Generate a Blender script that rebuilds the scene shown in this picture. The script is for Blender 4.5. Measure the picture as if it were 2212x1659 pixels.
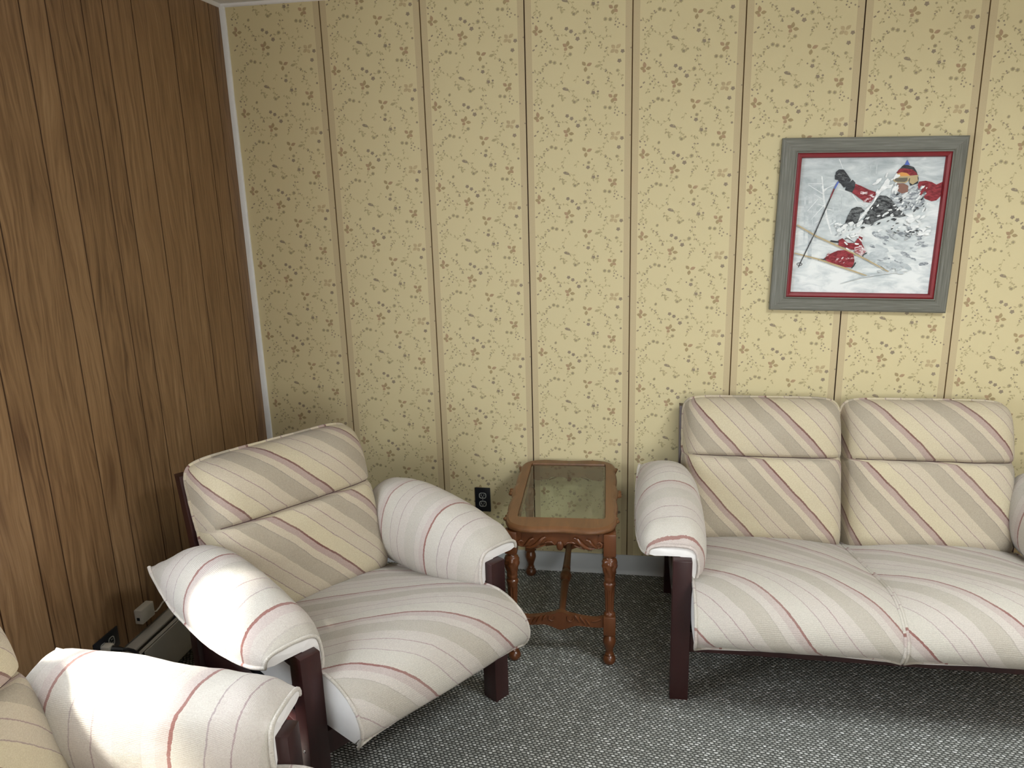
import bpy, bmesh, math, random
from mathutils import Vector, Matrix, noise
random.seed(7)
PI = math.pi
scene = bpy.context.scene
for o in list(bpy.data.objects):
    bpy.data.objects.remove(o)
C = scene.collection

# ------------------------------------------------------------------ camera
cam_data = bpy.data.cameras.new('camera')
cam = bpy.data.objects.new('camera', cam_data)
C.objects.link(cam)
CAM = Vector((1.6791, -3.1062, 1.6680))
yaw, pitch, roll = 0.1695, 0.2511, -0.0280
fwd = Vector((-math.sin(yaw)*math.cos(pitch), math.cos(yaw)*math.cos(pitch), -math.sin(pitch)))
rgt = Vector((math.cos(yaw), math.sin(yaw), 0))
upv = rgt.cross(fwd)
r2 = math.cos(roll)*rgt + math.sin(roll)*upv
u2 = -math.sin(roll)*rgt + math.cos(roll)*upv
m = Matrix.Identity(4)
for i in range(3):
    m[i][0], m[i][1], m[i][2], m[i][3] = r2[i], u2[i], -fwd[i], CAM[i]
cam.matrix_world = m
cam_data.sensor_width = 36.0
cam_data.sensor_fit = 'HORIZONTAL'
cam_data.lens = 1646.47/2212*36.0
cam_data.clip_start = 0.02
scene.camera = cam

# ------------------------------------------------------------------ view, world, lights
vs = scene.view_settings
scene.display_settings.display_device = 'sRGB'
vs.view_transform = 'Standard'
vs.look = 'None'
vs.gamma = 1.0
vs.use_curve_mapping = False
vs.exposure = 0.77

W = bpy.data.worlds.new('world')
scene.world = W
W.use_nodes = True
W.node_tree.nodes['Background'].inputs[0].default_value = (0.75, 0.86, 1.0, 1)
W.node_tree.nodes['Background'].inputs[1].default_value = 1.2

def area(name, loc, direction, sx, sy, power, color, spread=180):
    l = bpy.data.lights.new(name, 'AREA')
    l.shape = 'RECTANGLE'; l.size = sx; l.size_y = sy
    l.energy = power; l.color = color; l.spread = math.radians(spread)
    o = bpy.data.objects.new(name, l); C.objects.link(o)
    o.location = loc
    o.rotation_euler = Vector(direction).to_track_quat('-Z', 'Z').to_euler()
    return o
# daylight in the window openings
area('daylight_front', (2.75, -5.13, 1.45), (0, 1, -0.06), 1.95, 1.28, 42, (1.0, 0.98, 0.92))
area('daylight_skylight', (3.0, -2.0, 2.52), (0, 0.02, -1), 0.72, 0.72, 46, (0.93, 0.97, 1.0))
area('daylight_left', (-0.10, -2.12, 1.32), (1, 0.10, -0.10), 0.95, 1.15, 38, (0.86, 0.92, 1.0))
sun = bpy.data.lights.new('sun', 'SUN')
sun.energy = 9.0; sun.angle = math.radians(5.0); sun.color = (1.0, 0.95, 0.87)
so = bpy.data.objects.new('sun', sun); C.objects.link(so)
SUN_DIR = Vector((0.50, 0.30, -0.80))
so.rotation_euler = SUN_DIR.to_track_quat('-Z', 'Y').to_euler()

# ------------------------------------------------------------------ helpers
def tag(o, label=None, cat=None, group=None, kind=None):
    if label: o['label'] = label
    if cat: o['category'] = cat
    if group: o['group'] = group
    if kind: o['kind'] = kind
    return o

def empty(name, loc, rz, label, cat, group=None):
    o = bpy.data.objects.new(name, None); C.objects.link(o)
    o.location = loc; o.rotation_euler = (0, 0, rz)
    o.empty_display_size = 0.05
    return tag(o, label, cat, group)

def from_data(name, verts, faces, mats, parent=None, mat_idx=None, uvs=None, smooth=True, angle=40, attr=None, label=None):
    me = bpy.data.meshes.new(name)
    me.from_pydata([tuple(v) for v in verts], [], faces)
    if not isinstance(mats, (list, tuple)): mats = [mats]
    for mm in mats: me.materials.append(mm)
    if mat_idx: me.polygons.foreach_set('material_index', mat_idx)
    if uvs:
        l = me.uv_layers.new(name='UVMap')
        flat = []
        for p in uvs:
            for c in p: flat += [c[0], c[1]]
        l.data.foreach_set('uv', flat)
    if attr:
        a = me.attributes.new('rnd', 'FLOAT', 'FACE')
        a.data.foreach_set('value', attr)
    me.validate()
    if smooth:
        me.polygons.foreach_set('use_smooth', [True]*len(me.polygons))
        me.set_sharp_from_angle(angle=math.radians(angle))
    me.update()
    o = bpy.data.objects.new(name, me); C.objects.link(o)
    if parent: o.parent = parent
    if label: o['label'] = label
    return o

class MB:
    def __init__(s): s.v = []; s.f = []; s.mi = []
    def add(s, vs_, fs, mi=0):
        b = len(s.v); s.v += [tuple(v) for v in vs_]
        for f in fs: s.f.append([b+i for i in f]); s.mi.append(mi)
    def box(s, x0, x1, y0, y1, z0, z1, bev=0.0, mi=0, M=None):
        bm = bmesh.new()
        bmesh.ops.create_cube(bm, size=1.0)
        for v in bm.verts:
            v.co = Vector(((x0+x1)/2 + v.co.x*(x1-x0), (y0+y1)/2 + v.co.y*(y1-y0), (z0+z1)/2 + v.co.z*(z1-z0)))
        if bev > 0:
            bmesh.ops.bevel(bm, geom=list(bm.edges), offset=bev, segments=2, profile=0.5, affect='EDGES')
        if M: bmesh.ops.transform(bm, matrix=M, verts=bm.verts)
        bm.verts.index_update()
        s.add([v.co.copy() for v in bm.verts], [[v.index for v in f.verts] for f in bm.faces], mi)
        bm.free()
    def tube(s, pts, rad, n=8, mi=0, cap=True, flat=None):
        pts = [Vector(p) for p in pts]
        N = len(pts)
        if not isinstance(rad, (list, tuple)): rad = [rad]*N
        base = len(s.v); nrm = None
        for i, p in enumerate(pts):
            t = (pts[min(i+1, N-1)] - pts[max(i-1, 0)])
            t = t.normalized() if t.length > 1e-9 else Vector((0, 0, 1))
            if nrm is None:
                a = Vector((0, 0, 1)) if abs(t.z) < 0.9 else Vector((1, 0, 0))
                nrm = t.cross(a).normalized()
            nrm = (nrm - t*nrm.dot(t)).normalized()
            bn = t.cross(nrm)
            for k in range(n):
                a = 2*PI*k/n
                d = nrm*math.cos(a)*rad[i] + bn*math.sin(a)*rad[i]
                if flat is not None: d = Vector((d.x*flat[0], d.y*flat[1], d.z*flat[2]))
                s.v.append(tuple(p+d))
        for i in range(N-1):
            for k in range(n):
                a = base+i*n+k; b = base+i*n+(k+1) % n
                s.f.append([a, b, b+n, a+n]); s.mi.append(mi)
        if cap:
            s.f.append([base+k for k in range(n)][::-1]); s.mi.append(mi)
            s.f.append([base+(N-1)*n+k for k in range(n)]); s.mi.append(mi)
    def lathe(s, prof, cx, cy, n=32, fn=None, mi=0):
        base = len(s.v); N = len(prof)
        for (r, z) in prof:
            for k in range(n):
                a = 2*PI*k/n
                rr = r if fn is None else fn(r, z, a)
                s.v.append((cx+rr*math.cos(a), cy+rr*math.sin(a), z))
        for i in range(N-1):
            for k in range(n):
                a = base+i*n+k; b = base+i*n+(k+1) % n
                s.f.append([a, b, b+n, a+n]); s.mi.append(mi)
        s.f.append([base+k for k in range(n)][::-1]); s.mi.append(mi)
        s.f.append([base+(N-1)*n+k for k in range(n)]); s.mi.append(mi)
    def build(s, name, mats, parent=None, smooth=True, angle=35, label=None):
        me_o = from_data(name, s.v, s.f, mats, parent, s.mi, None, smooth, angle, label=label)
        bm = bmesh.new(); bm.from_mesh(me_o.data)
        bmesh.ops.recalc_face_normals(bm, faces=bm.faces)
        bm.to_mesh(me_o.data); bm.free()
        return me_o

# ------------------------------------------------------------------ material helpers
def newmat(name, rough=0.6, spec=0.5):
    mt = bpy.data.materials.new(name); mt.use_nodes = True
    nt = mt.node_tree; b = nt.nodes['Principled BSDF']
    b.inputs['Roughness'].default_value = rough
    b.inputs['Specular IOR Level'].default_value = spec
    return mt, nt, b
def N(nt, typ, **kw):
    n = nt.nodes.new(typ)
    for k, v in kw.items(): setattr(n, k, v)
    return n
def L(nt, a, b): nt.links.new(a, b)
def setc(sock, c): sock.default_value = (c[0], c[1], c[2], 1)
def ramp(nt, stops, interp='LINEAR'):
    r = N(nt, 'ShaderNodeValToRGB'); cr = r.color_ramp; cr.interpolation = interp
    while len(cr.elements) < len(stops): cr.elements.new(0.5)
    for e, (p, c) in zip(cr.elements, stops):
        e.position = p; e.color = (c[0], c[1], c[2], 1)
    return r
def noise_tex(nt, vec, scale, detail=4, rough=0.55, dist=0.0):
    n = N(nt, 'ShaderNodeTexNoise'); n.inputs['Scale'].default_value = scale
    n.inputs['Detail'].default_value = detail; n.inputs['Roughness'].default_value = rough
    n.inputs['Distortion'].default_value = dist
    if vec is not None: L(nt, vec, n.inputs['Vector'])
    return n
def mapping(nt, vec, scale=(1, 1, 1), rot=(0, 0, 0), loc=(0, 0, 0)):
    mp = N(nt, 'ShaderNodeMapping'); L(nt, vec, mp.inputs['Vector'])
    mp.inputs['Scale'].default_value = scale; mp.inputs['Rotation'].default_value = rot; mp.inputs['Location'].default_value = loc
    return mp
def math_n(nt, op, a, b=None, c=None):
    n = N(nt, 'ShaderNodeMath', operation=op)
    for i, v in enumerate((a, b, c)):
        if v is None: continue
        if isinstance(v, (int, float)): n.inputs[i].default_value = v
        else: L(nt, v, n.inputs[i])
    return n.outputs[0]
def mix(nt, fac, a, b, mode='MIX'):
    n = N(nt, 'ShaderNodeMix', data_type='RGBA', blend_type=mode)
    if isinstance(fac, (int, float)): n.inputs['Factor'].default_value = fac
    else: L(nt, fac, n.inputs['Factor'])
    for nm, v in (('A', a), ('B', b)):
        s = [i for i in n.inputs if i.name == nm and i.type == 'RGBA'][0]
        if isinstance(v, tuple): s.default_value = (v[0], v[1], v[2], 1)
        else: L(nt, v, s)
    return [o for o in n.outputs if o.type == 'RGBA'][0]
def bump(nt, bsdf, height, strength=0.3, dist=0.002, normal=None):
    b = N(nt, 'ShaderNodeBump'); b.inputs['Strength'].default_value = strength
    b.inputs['Distance'].default_value = dist
    L(nt, height, b.inputs['Height'])
    if normal is not None: L(nt, normal, b.inputs['Normal'])
    L(nt, b.outputs[0], bsdf.inputs['Normal'])
    return b.outputs[0]
def plain(name, col, rough=0.5, spec=0.5, var=0.06, scale=20, bmp=0.0, bscale=200):
    mt, nt, b = newmat(name, rough, spec)
    tc = N(nt, 'ShaderNodeTexCoord')
    n = noise_tex(nt, tc.outputs['Object'], scale)
    r = ramp(nt, [(0.3, tuple(c*(1-var) for c in col)), (0.7, tuple(min(1, c*(1+var)) for c in col))])
    L(nt, n.outputs['Fac'], r.inputs[0]); L(nt, r.outputs[0], b.inputs['Base Color'])
    if bmp > 0:
        n2 = noise_tex(nt, tc.outputs['Object'], bscale, 2)
        bump(nt, b, n2.outputs['Fac'], bmp, 0.001)
    return mt
def wood(name, dark, light, rough=0.4, spec=0.5, stretch=(1, 1, 0.08), scale=30, bmp=0.15):
    mt, nt, b = newmat(name, rough, spec)
    tc = N(nt, 'ShaderNodeTexCoord')
    mp = mapping(nt, tc.outputs['Object'], stretch)
    n = noise_tex(nt, mp.outputs[0], scale, 6, 0.6, 0.6)
    n2 = noise_tex(nt, tc.outputs['Object'], 4, 2)
    r = ramp(nt, [(0.3, dark), (0.7, light)])
    f = math_n(nt, 'MULTIPLY_ADD', n2.outputs['Fac'], 0.35, math_n(nt, 'MULTIPLY', n.outputs['Fac'], 0.68))
    L(nt, f, r.inputs[0]); L(nt, r.outputs[0], b.inputs['Base Color'])
    bump(nt, b, n.outputs['Fac'], bmp, 0.0008)
    return mt

# ------------------------------------------------------------------ materials
def mat_wallpaper():
    mt, nt, b = newmat('wallpaper', 0.75, 0.25)
    tc = N(nt, 'ShaderNodeTexCoord')
    fine = noise_tex(nt, mapping(nt, tc.outputs['Object'], (1, 1, 1)).outputs[0], 260, 2, 0.6)
    band = N(nt, 'ShaderNodeAttribute', attribute_name='rnd')
    base = mix(nt, math_n(nt, 'MULTIPLY', fine.outputs['Fac'], 0.5), (0.615, 0.530, 0.312), (0.565, 0.480, 0.273))
    bandc = mix(nt, fine.outputs['Fac'], (0.525, 0.430, 0.262), (0.465, 0.372, 0.220))
    c = mix(nt, band.outputs['Fac'], base, bandc)
    big = noise_tex(nt, tc.outputs['Object'], 1.6, 3)
    c = mix(nt, math_n(nt, 'MULTIPLY', big.outputs['Fac'], 0.12), c, (0.52, 0.44, 0.25))
    L(nt, c, b.inputs['Base Color'])
    wv = mapping(nt, tc.outputs['Object'], (900, 900, 260))
    n2 = noise_tex(nt, wv.outputs[0], 1.0, 1)
    bump(nt, b, n2.outputs['Fac'], 0.12, 0.0006)
    return mt
def mat_panelling():
    mt, nt, b = newmat('wood_panelling', 0.42, 0.4)
    tc = N(nt, 'ShaderNodeTexCoord')
    at = N(nt, 'ShaderNodeAttribute', attribute_name='rnd')
    cb = N(nt, 'ShaderNodeCombineXYZ')
    L(nt, math_n(nt, 'MULTIPLY', at.outputs['Fac'], 37.0), cb.inputs[2])
    L(nt, math_n(nt, 'MULTIPLY', at.outputs['Fac'], 11.0), cb.inputs[1])
    ad = N(nt, 'ShaderNodeVectorMath', operation='ADD')
    L(nt, tc.outputs['Object'], ad.inputs[0]); L(nt, cb.outputs[0], ad.inputs[1])
    low = noise_tex(nt, mapping(nt, ad.outputs[0], (1, 3.2, 0.75)).outputs[0], 2.2, 3, 0.5)
    ds = N(nt, 'ShaderNodeVectorMath', operation='MULTIPLY_ADD')
    L(nt, low.outputs['Color'], ds.inputs[0]); ds.inputs[1].default_value = (0, 0.10, 0.0); L(nt, ad.outputs[0], ds.inputs[2])
    g1 = noise_tex(nt, mapping(nt, ds.outputs[0], (1, 14, 0.55)).outputs[0], 6, 5, 0.62, 0.5)
    g2 = noise_tex(nt, mapping(nt, ds.outputs[0], (1, 120, 2.2)).outputs[0], 4, 3, 0.6)
    kn = N(nt, 'ShaderNodeTexVoronoi'); kn.inputs['Scale'].default_value = 1.0
    L(nt, mapping(nt, ds.outputs[0], (1, 9.0, 2.1)).outputs[0], kn.inputs['Vector'])
    knot = N(nt, 'ShaderNodeMapRange'); knot.inputs[1].default_value = 0.04; knot.inputs[2].default_value = 0.30
    knot.inputs[3].default_value = 1.0; knot.inputs[4].default_value = 0.0
    L(nt, kn.outputs['Distance'], knot.inputs[0])
    r = ramp(nt, [(0.30, (0.085, 0.042, 0.018)), (0.40, (0.165, 0.090, 0.040)), (0.55, (0.245, 0.142, 0.066)), (0.72, (0.330, 0.205, 0.105))])
    f = math_n(nt, 'MULTIPLY_ADD', g2.outputs['Fac'], 0.22, math_n(nt, 'MULTIPLY', g1.outputs['Fac'], 0.82))
    f = math_n(nt, 'ADD', f, math_n(nt, 'MULTIPLY_ADD', at.outputs['Fac'], 0.10, -0.06))
    L(nt, f, r.inputs[0])
    kc = N(nt, 'ShaderNodeSeparateColor'); L(nt, kn.outputs['Color'], kc.inputs[0])
    kf = math_n(nt, 'MULTIPLY', knot.outputs[0], math_n(nt, 'MULTIPLY', math_n(nt, 'GREATER_THAN', kc.outputs[1], 0.45), math_n(nt, 'ADD', 0.35, g2.outputs['Fac'])))
    c = mix(nt, math_n(nt, 'MULTIPLY', kf, 0.75), r.outputs[0], (0.075, 0.032, 0.014))
    L(nt, c, b.inputs['Base Color'])
    bump(nt, b, g2.outputs['Fac'], 0.12, 0.0006)
    return mt
def mat_carpet():
    mt, nt, b = newmat('loop_carpet', 0.95, 0.1)
    tc = N(nt, 'ShaderNodeTexCoord')
    jit = noise_tex(nt, tc.outputs['Object'], 55, 2)
    ds = N(nt, 'ShaderNodeVectorMath', operation='MULTIPLY_ADD')
    L(nt, jit.outputs['Color'], ds.inputs[0]); ds.inputs[1].default_value = (0.012, 0.007, 0); L(nt, tc.outputs['Object'], ds.inputs[2])
    sp = N(nt, 'ShaderNodeSeparateXYZ')
    L(nt, mapping(nt, ds.outputs[0], rot=(0, 0, math.radians(8))).outputs[0], sp.inputs[0])
    px, py = 0.0148, 0.0096
    row = math_n(nt, 'FLOOR', math_n(nt, 'DIVIDE', sp.outputs[1], py))
    xs = math_n(nt, 'ADD', math_n(nt, 'DIVIDE', sp.outputs[0], px), math_n(nt, 'MULTIPLY', row, 0.5))
    fx = math_n(nt, 'SUBTRACT', math_n(nt, 'FRACT', xs), 0.5)
    fy = math_n(nt, 'SUBTRACT', math_n(nt, 'FRACT', math_n(nt, 'DIVIDE', sp.outputs[1], py)), 0.5)
    d = math_n(nt, 'SQRT', math_n(nt, 'ADD', math_n(nt, 'MULTIPLY', fx, fx), math_n(nt, 'MULTIPLY', fy, fy)))
    h = math_n(nt, 'SUBTRACT', 1.0, math_n(nt, 'MULTIPLY', d, 1.75))
    cid = N(nt, 'ShaderNodeCombineXYZ'); L(nt, math_n(nt, 'FLOOR', xs), cid.inputs[0]); L(nt, row, cid.inputs[1])
    wn = N(nt, 'ShaderNodeTexWhiteNoise'); wn.noise_dimensions = '2D'; L(nt, cid.outputs[0], wn.inputs['Vector'])
    loopc = ramp(nt, [(0.0, (0.32, 0.32, 0.29)), (0.7, (0.47, 0.47, 0.43)), (1.0, (0.80, 0.80, 0.76))])
    L(nt, wn.outputs['Value'], loopc.inputs[0])
    hf = N(nt, 'ShaderNodeMapRange'); hf.inputs[1].default_value = 0.18; hf.inputs[2].default_value = 0.62
    L(nt, h, hf.inputs[0])
    c = mix(nt, hf.outputs[0], (0.085, 0.086, 0.076), loopc.outputs[0])
    fz = noise_tex(nt, tc.outputs['Object'], 600, 2)
    c = mix(nt, 0.35, c, mix(nt, fz.outputs['Fac'], (0.02, 0.02, 0.02), (0.98, 0.98, 0.98)), 'OVERLAY')
    L(nt, c, b.inputs['Base Color'])
    hh = math_n(nt, 'ADD', h, math_n(nt, 'MULTIPLY', fz.outputs['Fac'], 0.25))
    bump(nt, b, hh, 0.9, 0.005)
    return mt
STRIPES = [(0.0, 'cream'), (0.215, 'thin'), (0.228, 'light'), (0.395, 'thin2'), (0.410, 'light'), (0.56, 'gray'),
           (0.772, 'edge'), (0.782, 'light'), (0.885, 'pink'), (0.972, 'dark')]
def mat_fabric(name, pal, lining=False):
    mt, nt, b = newmat(name, 0.9, 0.15)
    b.inputs['Sheen Weight'].default_value = 0.15
    uv = N(nt, 'ShaderNodeUVMap'); uv.uv_map = 'UVMap'
    tc = N(nt, 'ShaderNodeTexCoord')
    sp = N(nt, 'ShaderNodeSeparateXYZ'); L(nt, uv.outputs[0], sp.inputs[0])
    wob = noise_tex(nt, tc.outputs['Object'], 9, 2)
    wob2 = noise_tex(nt, tc.outputs['Object'], 170, 1)
    s = math_n(nt, 'ADD', sp.outputs[0], math_n(nt, 'MULTIPLY_ADD', wob.outputs['Fac'], 0.05, -0.025))
    s = math_n(nt, 'ADD', s, math_n(nt, 'MULTIPLY_ADD', wob2.outputs['Fac'], 0.014, -0.007))
    s = math_n(nt, 'FRACT', s)
    r = ramp(nt, [(p, pal[k]) for p, k in STRIPES], 'CONSTANT')
    L(nt, s, r.inputs[0])
    big = noise_tex(nt, tc.outputs['Object'], 5, 3)
    fine = noise_tex(nt, tc.outputs['Object'], 300, 3, 0.75)
    wv = mapping(nt, uv.outputs[0], (1, 1, 1))
    c = mix(nt, math_n(nt, 'MULTIPLY_ADD', big.outputs['Fac'], 0.55, -0.12), r.outputs[0], pal['wear'])
    c = mix(nt, 0.42, c, mix(nt, fine.outputs['Fac'], (0.12, 0.12, 0.12), (0.88, 0.88, 0.88)), 'OVERLAY')
    L(nt, c, b.inputs['Base Color'])
    rib = N(nt, 'ShaderNodeTexWave', wave_type='BANDS', bands_direction='Y')
    L(nt, uv.outputs[0], rib.inputs['Vector']); rib.inputs['Scale'].default_value = 75; rib.inputs['Distortion'].default_value = 2.5
    rib.inputs['Detail Scale'].default_value = 12
    hh = math_n(nt, 'ADD', math_n(nt, 'MULTIPLY', fine.outputs['Fac'], 1.0), math_n(nt, 'MULTIPLY', rib.outputs['Fac'], 0.35))
    w3 = noise_tex(nt, tc.outputs['Object'], 14, 3, 0.5)
    b1 = N(nt, 'ShaderNodeBump'); b1.inputs['Strength'].default_value = 0.5; b1.inputs['Distance'].default_value = 0.012
    L(nt, w3.outputs['Fac'], b1.inputs['Height'])
    bump(nt, b, hh, 0.7, 0.0018, b1.outputs[0])
    return mt
PAL = dict(cream=(0.573, 0.494, 0.332), light=(0.537, 0.458, 0.339), gray=(0.384, 0.327, 0.244), pink=(0.393, 0.283, 0.246),
           dark=(0.151, 0.055, 0.044), thin=(0.303, 0.220, 0.204), thin2=(0.303, 0.204, 0.196), edge=(0.288, 0.242, 0.196), wear=(0.484, 0.423, 0.333))
PALW = dict(cream=(0.509, 0.471, 0.401), light=(0.503, 0.452, 0.395), gray=(0.408, 0.365, 0.299), pink=(0.439, 0.359, 0.324),
            dark=(0.210, 0.073, 0.060), thin=(0.356, 0.280, 0.267), thin2=(0.318, 0.223, 0.217), edge=(0.356, 0.318, 0.267), wear=(0.509, 0.474, 0.420))
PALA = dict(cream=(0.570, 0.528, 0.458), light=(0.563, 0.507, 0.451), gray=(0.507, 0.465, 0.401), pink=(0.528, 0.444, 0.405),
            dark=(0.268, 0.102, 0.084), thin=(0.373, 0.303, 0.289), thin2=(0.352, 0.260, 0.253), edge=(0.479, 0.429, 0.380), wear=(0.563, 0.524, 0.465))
M = {}
M['wallpaper'] = mat_wallpaper()
M['panelling'] = mat_panelling()
M['carpet'] = mat_carpet()
M['fabric'] = mat_fabric('striped_fabric', PAL)
M['fabric_worn'] = mat_fabric('striped_fabric_worn', PALW)
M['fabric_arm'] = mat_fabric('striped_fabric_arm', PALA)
M['lining'] = plain('pale_lining', (0.74, 0.71, 0.68), 0.9, 0.1, 0.05, 12, 0.3, 300)
M['frame_wood'] = wood('dark_mahogany', (0.018, 0.0055, 0.0055), (0.040, 0.011, 0.010), 0.36, 0.5, scale=22)
M['table_wood'] = wood('carved_oak', (0.060, 0.019, 0.006), (0.135, 0.045, 0.015), 0.30, 0.5, scale=26, bmp=0.2)
M['table_top'] = wood('oak_top', (0.080, 0.034, 0.012), (0.175, 0.076, 0.028), 0.34, 0.5, stretch=(1, 0.1, 1), scale=30, bmp=0.2)
M['white_trim'] = plain('white_painted_trim', (0.72, 0.72, 0.70), 0.4, 0.4, 0.05, 9, 0.15, 30)
M['ceiling'] = plain('white_ceiling', (0.80, 0.79, 0.77), 0.8, 0.2, 0.03, 6, 0.2, 120)
M['baseboard'] = plain('baseboard_vinyl', (0.50, 0.52, 0.53), 0.45, 0.4, 0.05, 8)
M['enamel'] = plain('heater_enamel', (0.50, 0.48, 0.43), 0.45, 0.5, 0.05, 8)
M['black_slot'] = plain('dark_recess', (0.012, 0.013, 0.018), 0.7, 0.3)
M['black'] = plain('black_plastic', (0.010, 0.011, 0.014), 0.35, 0.5)
M['white_pl'] = plain('white_plastic', (0.60, 0.57, 0.50), 0.4, 0.5)
M['socket'] = plain('socket_grey', (0.33, 0.34, 0.31), 0.4, 0.5)
M['sill_wood'] = wood('red_brown_sill', (0.16, 0.05, 0.03), (0.27, 0.10, 0.06), 0.4)
M['metal'] = plain('steel_bolt', (0.55, 0.55, 0.55), 0.3, 0.8)
M['metal'].node_tree.nodes['Principled BSDF'].inputs['Metallic'].default_value = 1.0

def mat_glass(name, tint, ior=1.5):
    mt = bpy.data.materials.new(name); mt.use_nodes = True
    nt = mt.node_tree; nt.nodes.clear()
    out = N(nt, 'ShaderNodeOutputMaterial')
    tr = N(nt, 'ShaderNodeBsdfTransparent'); setc(tr.inputs[0], tint)
    gl = N(nt, 'ShaderNodeBsdfGlossy'); gl.inputs['Roughness'].default_value = 0.03
    lw = N(nt, 'ShaderNodeFresnel'); lw.inputs[0].default_value = ior
    mx = N(nt, 'ShaderNodeMixShader')
    ge = N(nt, 'ShaderNodeNewGeometry')
    L(nt, math_n(nt, 'MULTIPLY', lw.outputs[0], math_n(nt, 'SUBTRACT', 1.0, ge.outputs['Backfacing'])), mx.inputs[0]); L(nt, tr.outputs[0], mx.inputs[1]); L(nt, gl.outputs[0], mx.inputs[2])
    L(nt, mx.outputs[0], out.inputs['Surface'])
    return mt
M['glass'] = mat_glass('table_glass', (0.88, 0.92, 0.89), 2.1)
M['pane'] = mat_glass('window_glass', (0.97, 0.98, 0.98))

# ------------------------------------------------------------------ room shell
H = 2.413
XR, YF = 4.4, -5.0
def struct(o): return tag(o, kind='structure')
GROOVES = [0.4208 + 0.4064*k for k in range(-1, 10)]

# wallpaper motif tile, drawn in sheet units: x 0..1 across a plank, y 0..1 down one pattern repeat
def U(x, y):
    xl = 95+.057*y; xr = 1565+.021*y
    return ((x-xl)/(xr-xl), y/1195.0)
def leaf(cx, cy, tx, ty, w):
    pts = []
    dx, dy = tx-cx, ty-cy; l = math.hypot(dx, dy); nx, ny = -dy/l, dx/l
    for t, ww in ((0.08, 0), (0.3, .7), (0.55, 1), (0.8, .65), (1.0, 0), (0.8, -.65), (0.55, -1), (0.3, -.7)):
        pts.append((cx+dx*t+nx*w*ww, cy+dy*t+ny*w*ww))
    return pts
def star(cx, cy, r, n=5, inner=0.72, rot=0.3):
    return [(cx+math.cos(rot+PI*i/n)*(r if i % 2 == 0 else r*inner), cy+math.sin(rot+PI*i/n)*(r if i % 2 == 0 else r*inner)) for i in range(2*n)]
TILE = []   # (polygon, colour index, layer)
def T(poly, ci, ly=1): TILE.append(([U(*p) for p in poly], ci, ly))
for cx, cy, tips in ((285, 308, ((262, 212), (215, 295), (365, 298), (262, 358))),
                     (705, 535, ((640, 488), (712, 446), (790, 545), (665, 582))),
                     (965, 805, ((912, 742), (1045, 768), (958, 888))),
                     (1338, 1255, ((1280, 1205), (1400, 1208), (1330, 1330), (1398, 1300)))):
    for i, (tx, ty) in enumerate(tips): T(leaf(cx, cy, tx, ty, 25), 1 if (i+cx) % 3 else 2)
for tx, ty in ((1296, 538), (1422, 532), (1285, 642), (1382, 660)): T(leaf(1352, 592, tx, ty, 27), 3)
for x, y, r in ((685, 287, 30), (748, 326, 31), (840, 430, 34), (1448, 628, 31), (1410, 755, 32), (998, 1030, 31), (1075, 1175, 32), (1138, 1160, 18), (1465, 1092, 19)):
    T(star(x, y, r), 4)
for x, y, r in ((930, 338, 32), (748, 634, 30), (482, 722, 30), (540, 738, 30), (1205, 190, 30), (1270, 197, 30), (780, 98, 28), (825, 1290, 28), (1390, 885, 26), (1005, 962, 28), (625, 756, 20), (952, 428, 18), (365, 518, 18), (830, 70, 18), (1145, 495, 19), (380, 815, 18), (1050, 915, 14), (360, 622, 14), (475, 140, 22), (535, 1325, 20)):
    T(star(x, y, r, 6, 0.8), 5, 1); T(star(x, y, r*0.45, 5), 4, 2)
T([(655, 1095), (680, 1080), (720, 1090), (742, 1115), (738, 1135), (700, 1128), (670, 1118)], 4)
T([(1080, 825), (1100, 795), (1150, 790), (1160, 812), (1120, 835)], 5)
for x, y in ((1370, 200), (1392, 255), (1345, 230), (1375, 305), (1445, 280), (1338, 272), (1488, 306), (285, 490), (275, 498), (240, 555), (252, 548), (415, 570), (390, 482), (402, 405), (420, 455), (472, 500), (935, 218), (958, 168), (1002, 170), (990, 285), (1030, 352), (575, 428), (545, 362), (568, 405), (490, 265), (430, 215), (475, 240), (970, 540), (950, 562), (1130, 540), (640, 1000), (655, 1022), (312, 957), (287, 985), (395, 940), (1230, 890), (1292, 915), (1276, 990), (1265, 1018), (1240, 878), (280, 1300), (345, 1310), (225, 115), (225, 190), (298, 165), (620, 1190), (802, 378), (815, 365), (415, 745), (428, 768), (352, 868), (250, 855), (935, 995), (1140, 1195), (1215, 620), (1228, 578), (1560, 590), (1602, 590)):
    T(star(x, y, 12, 4, 0.9), 4)
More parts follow.
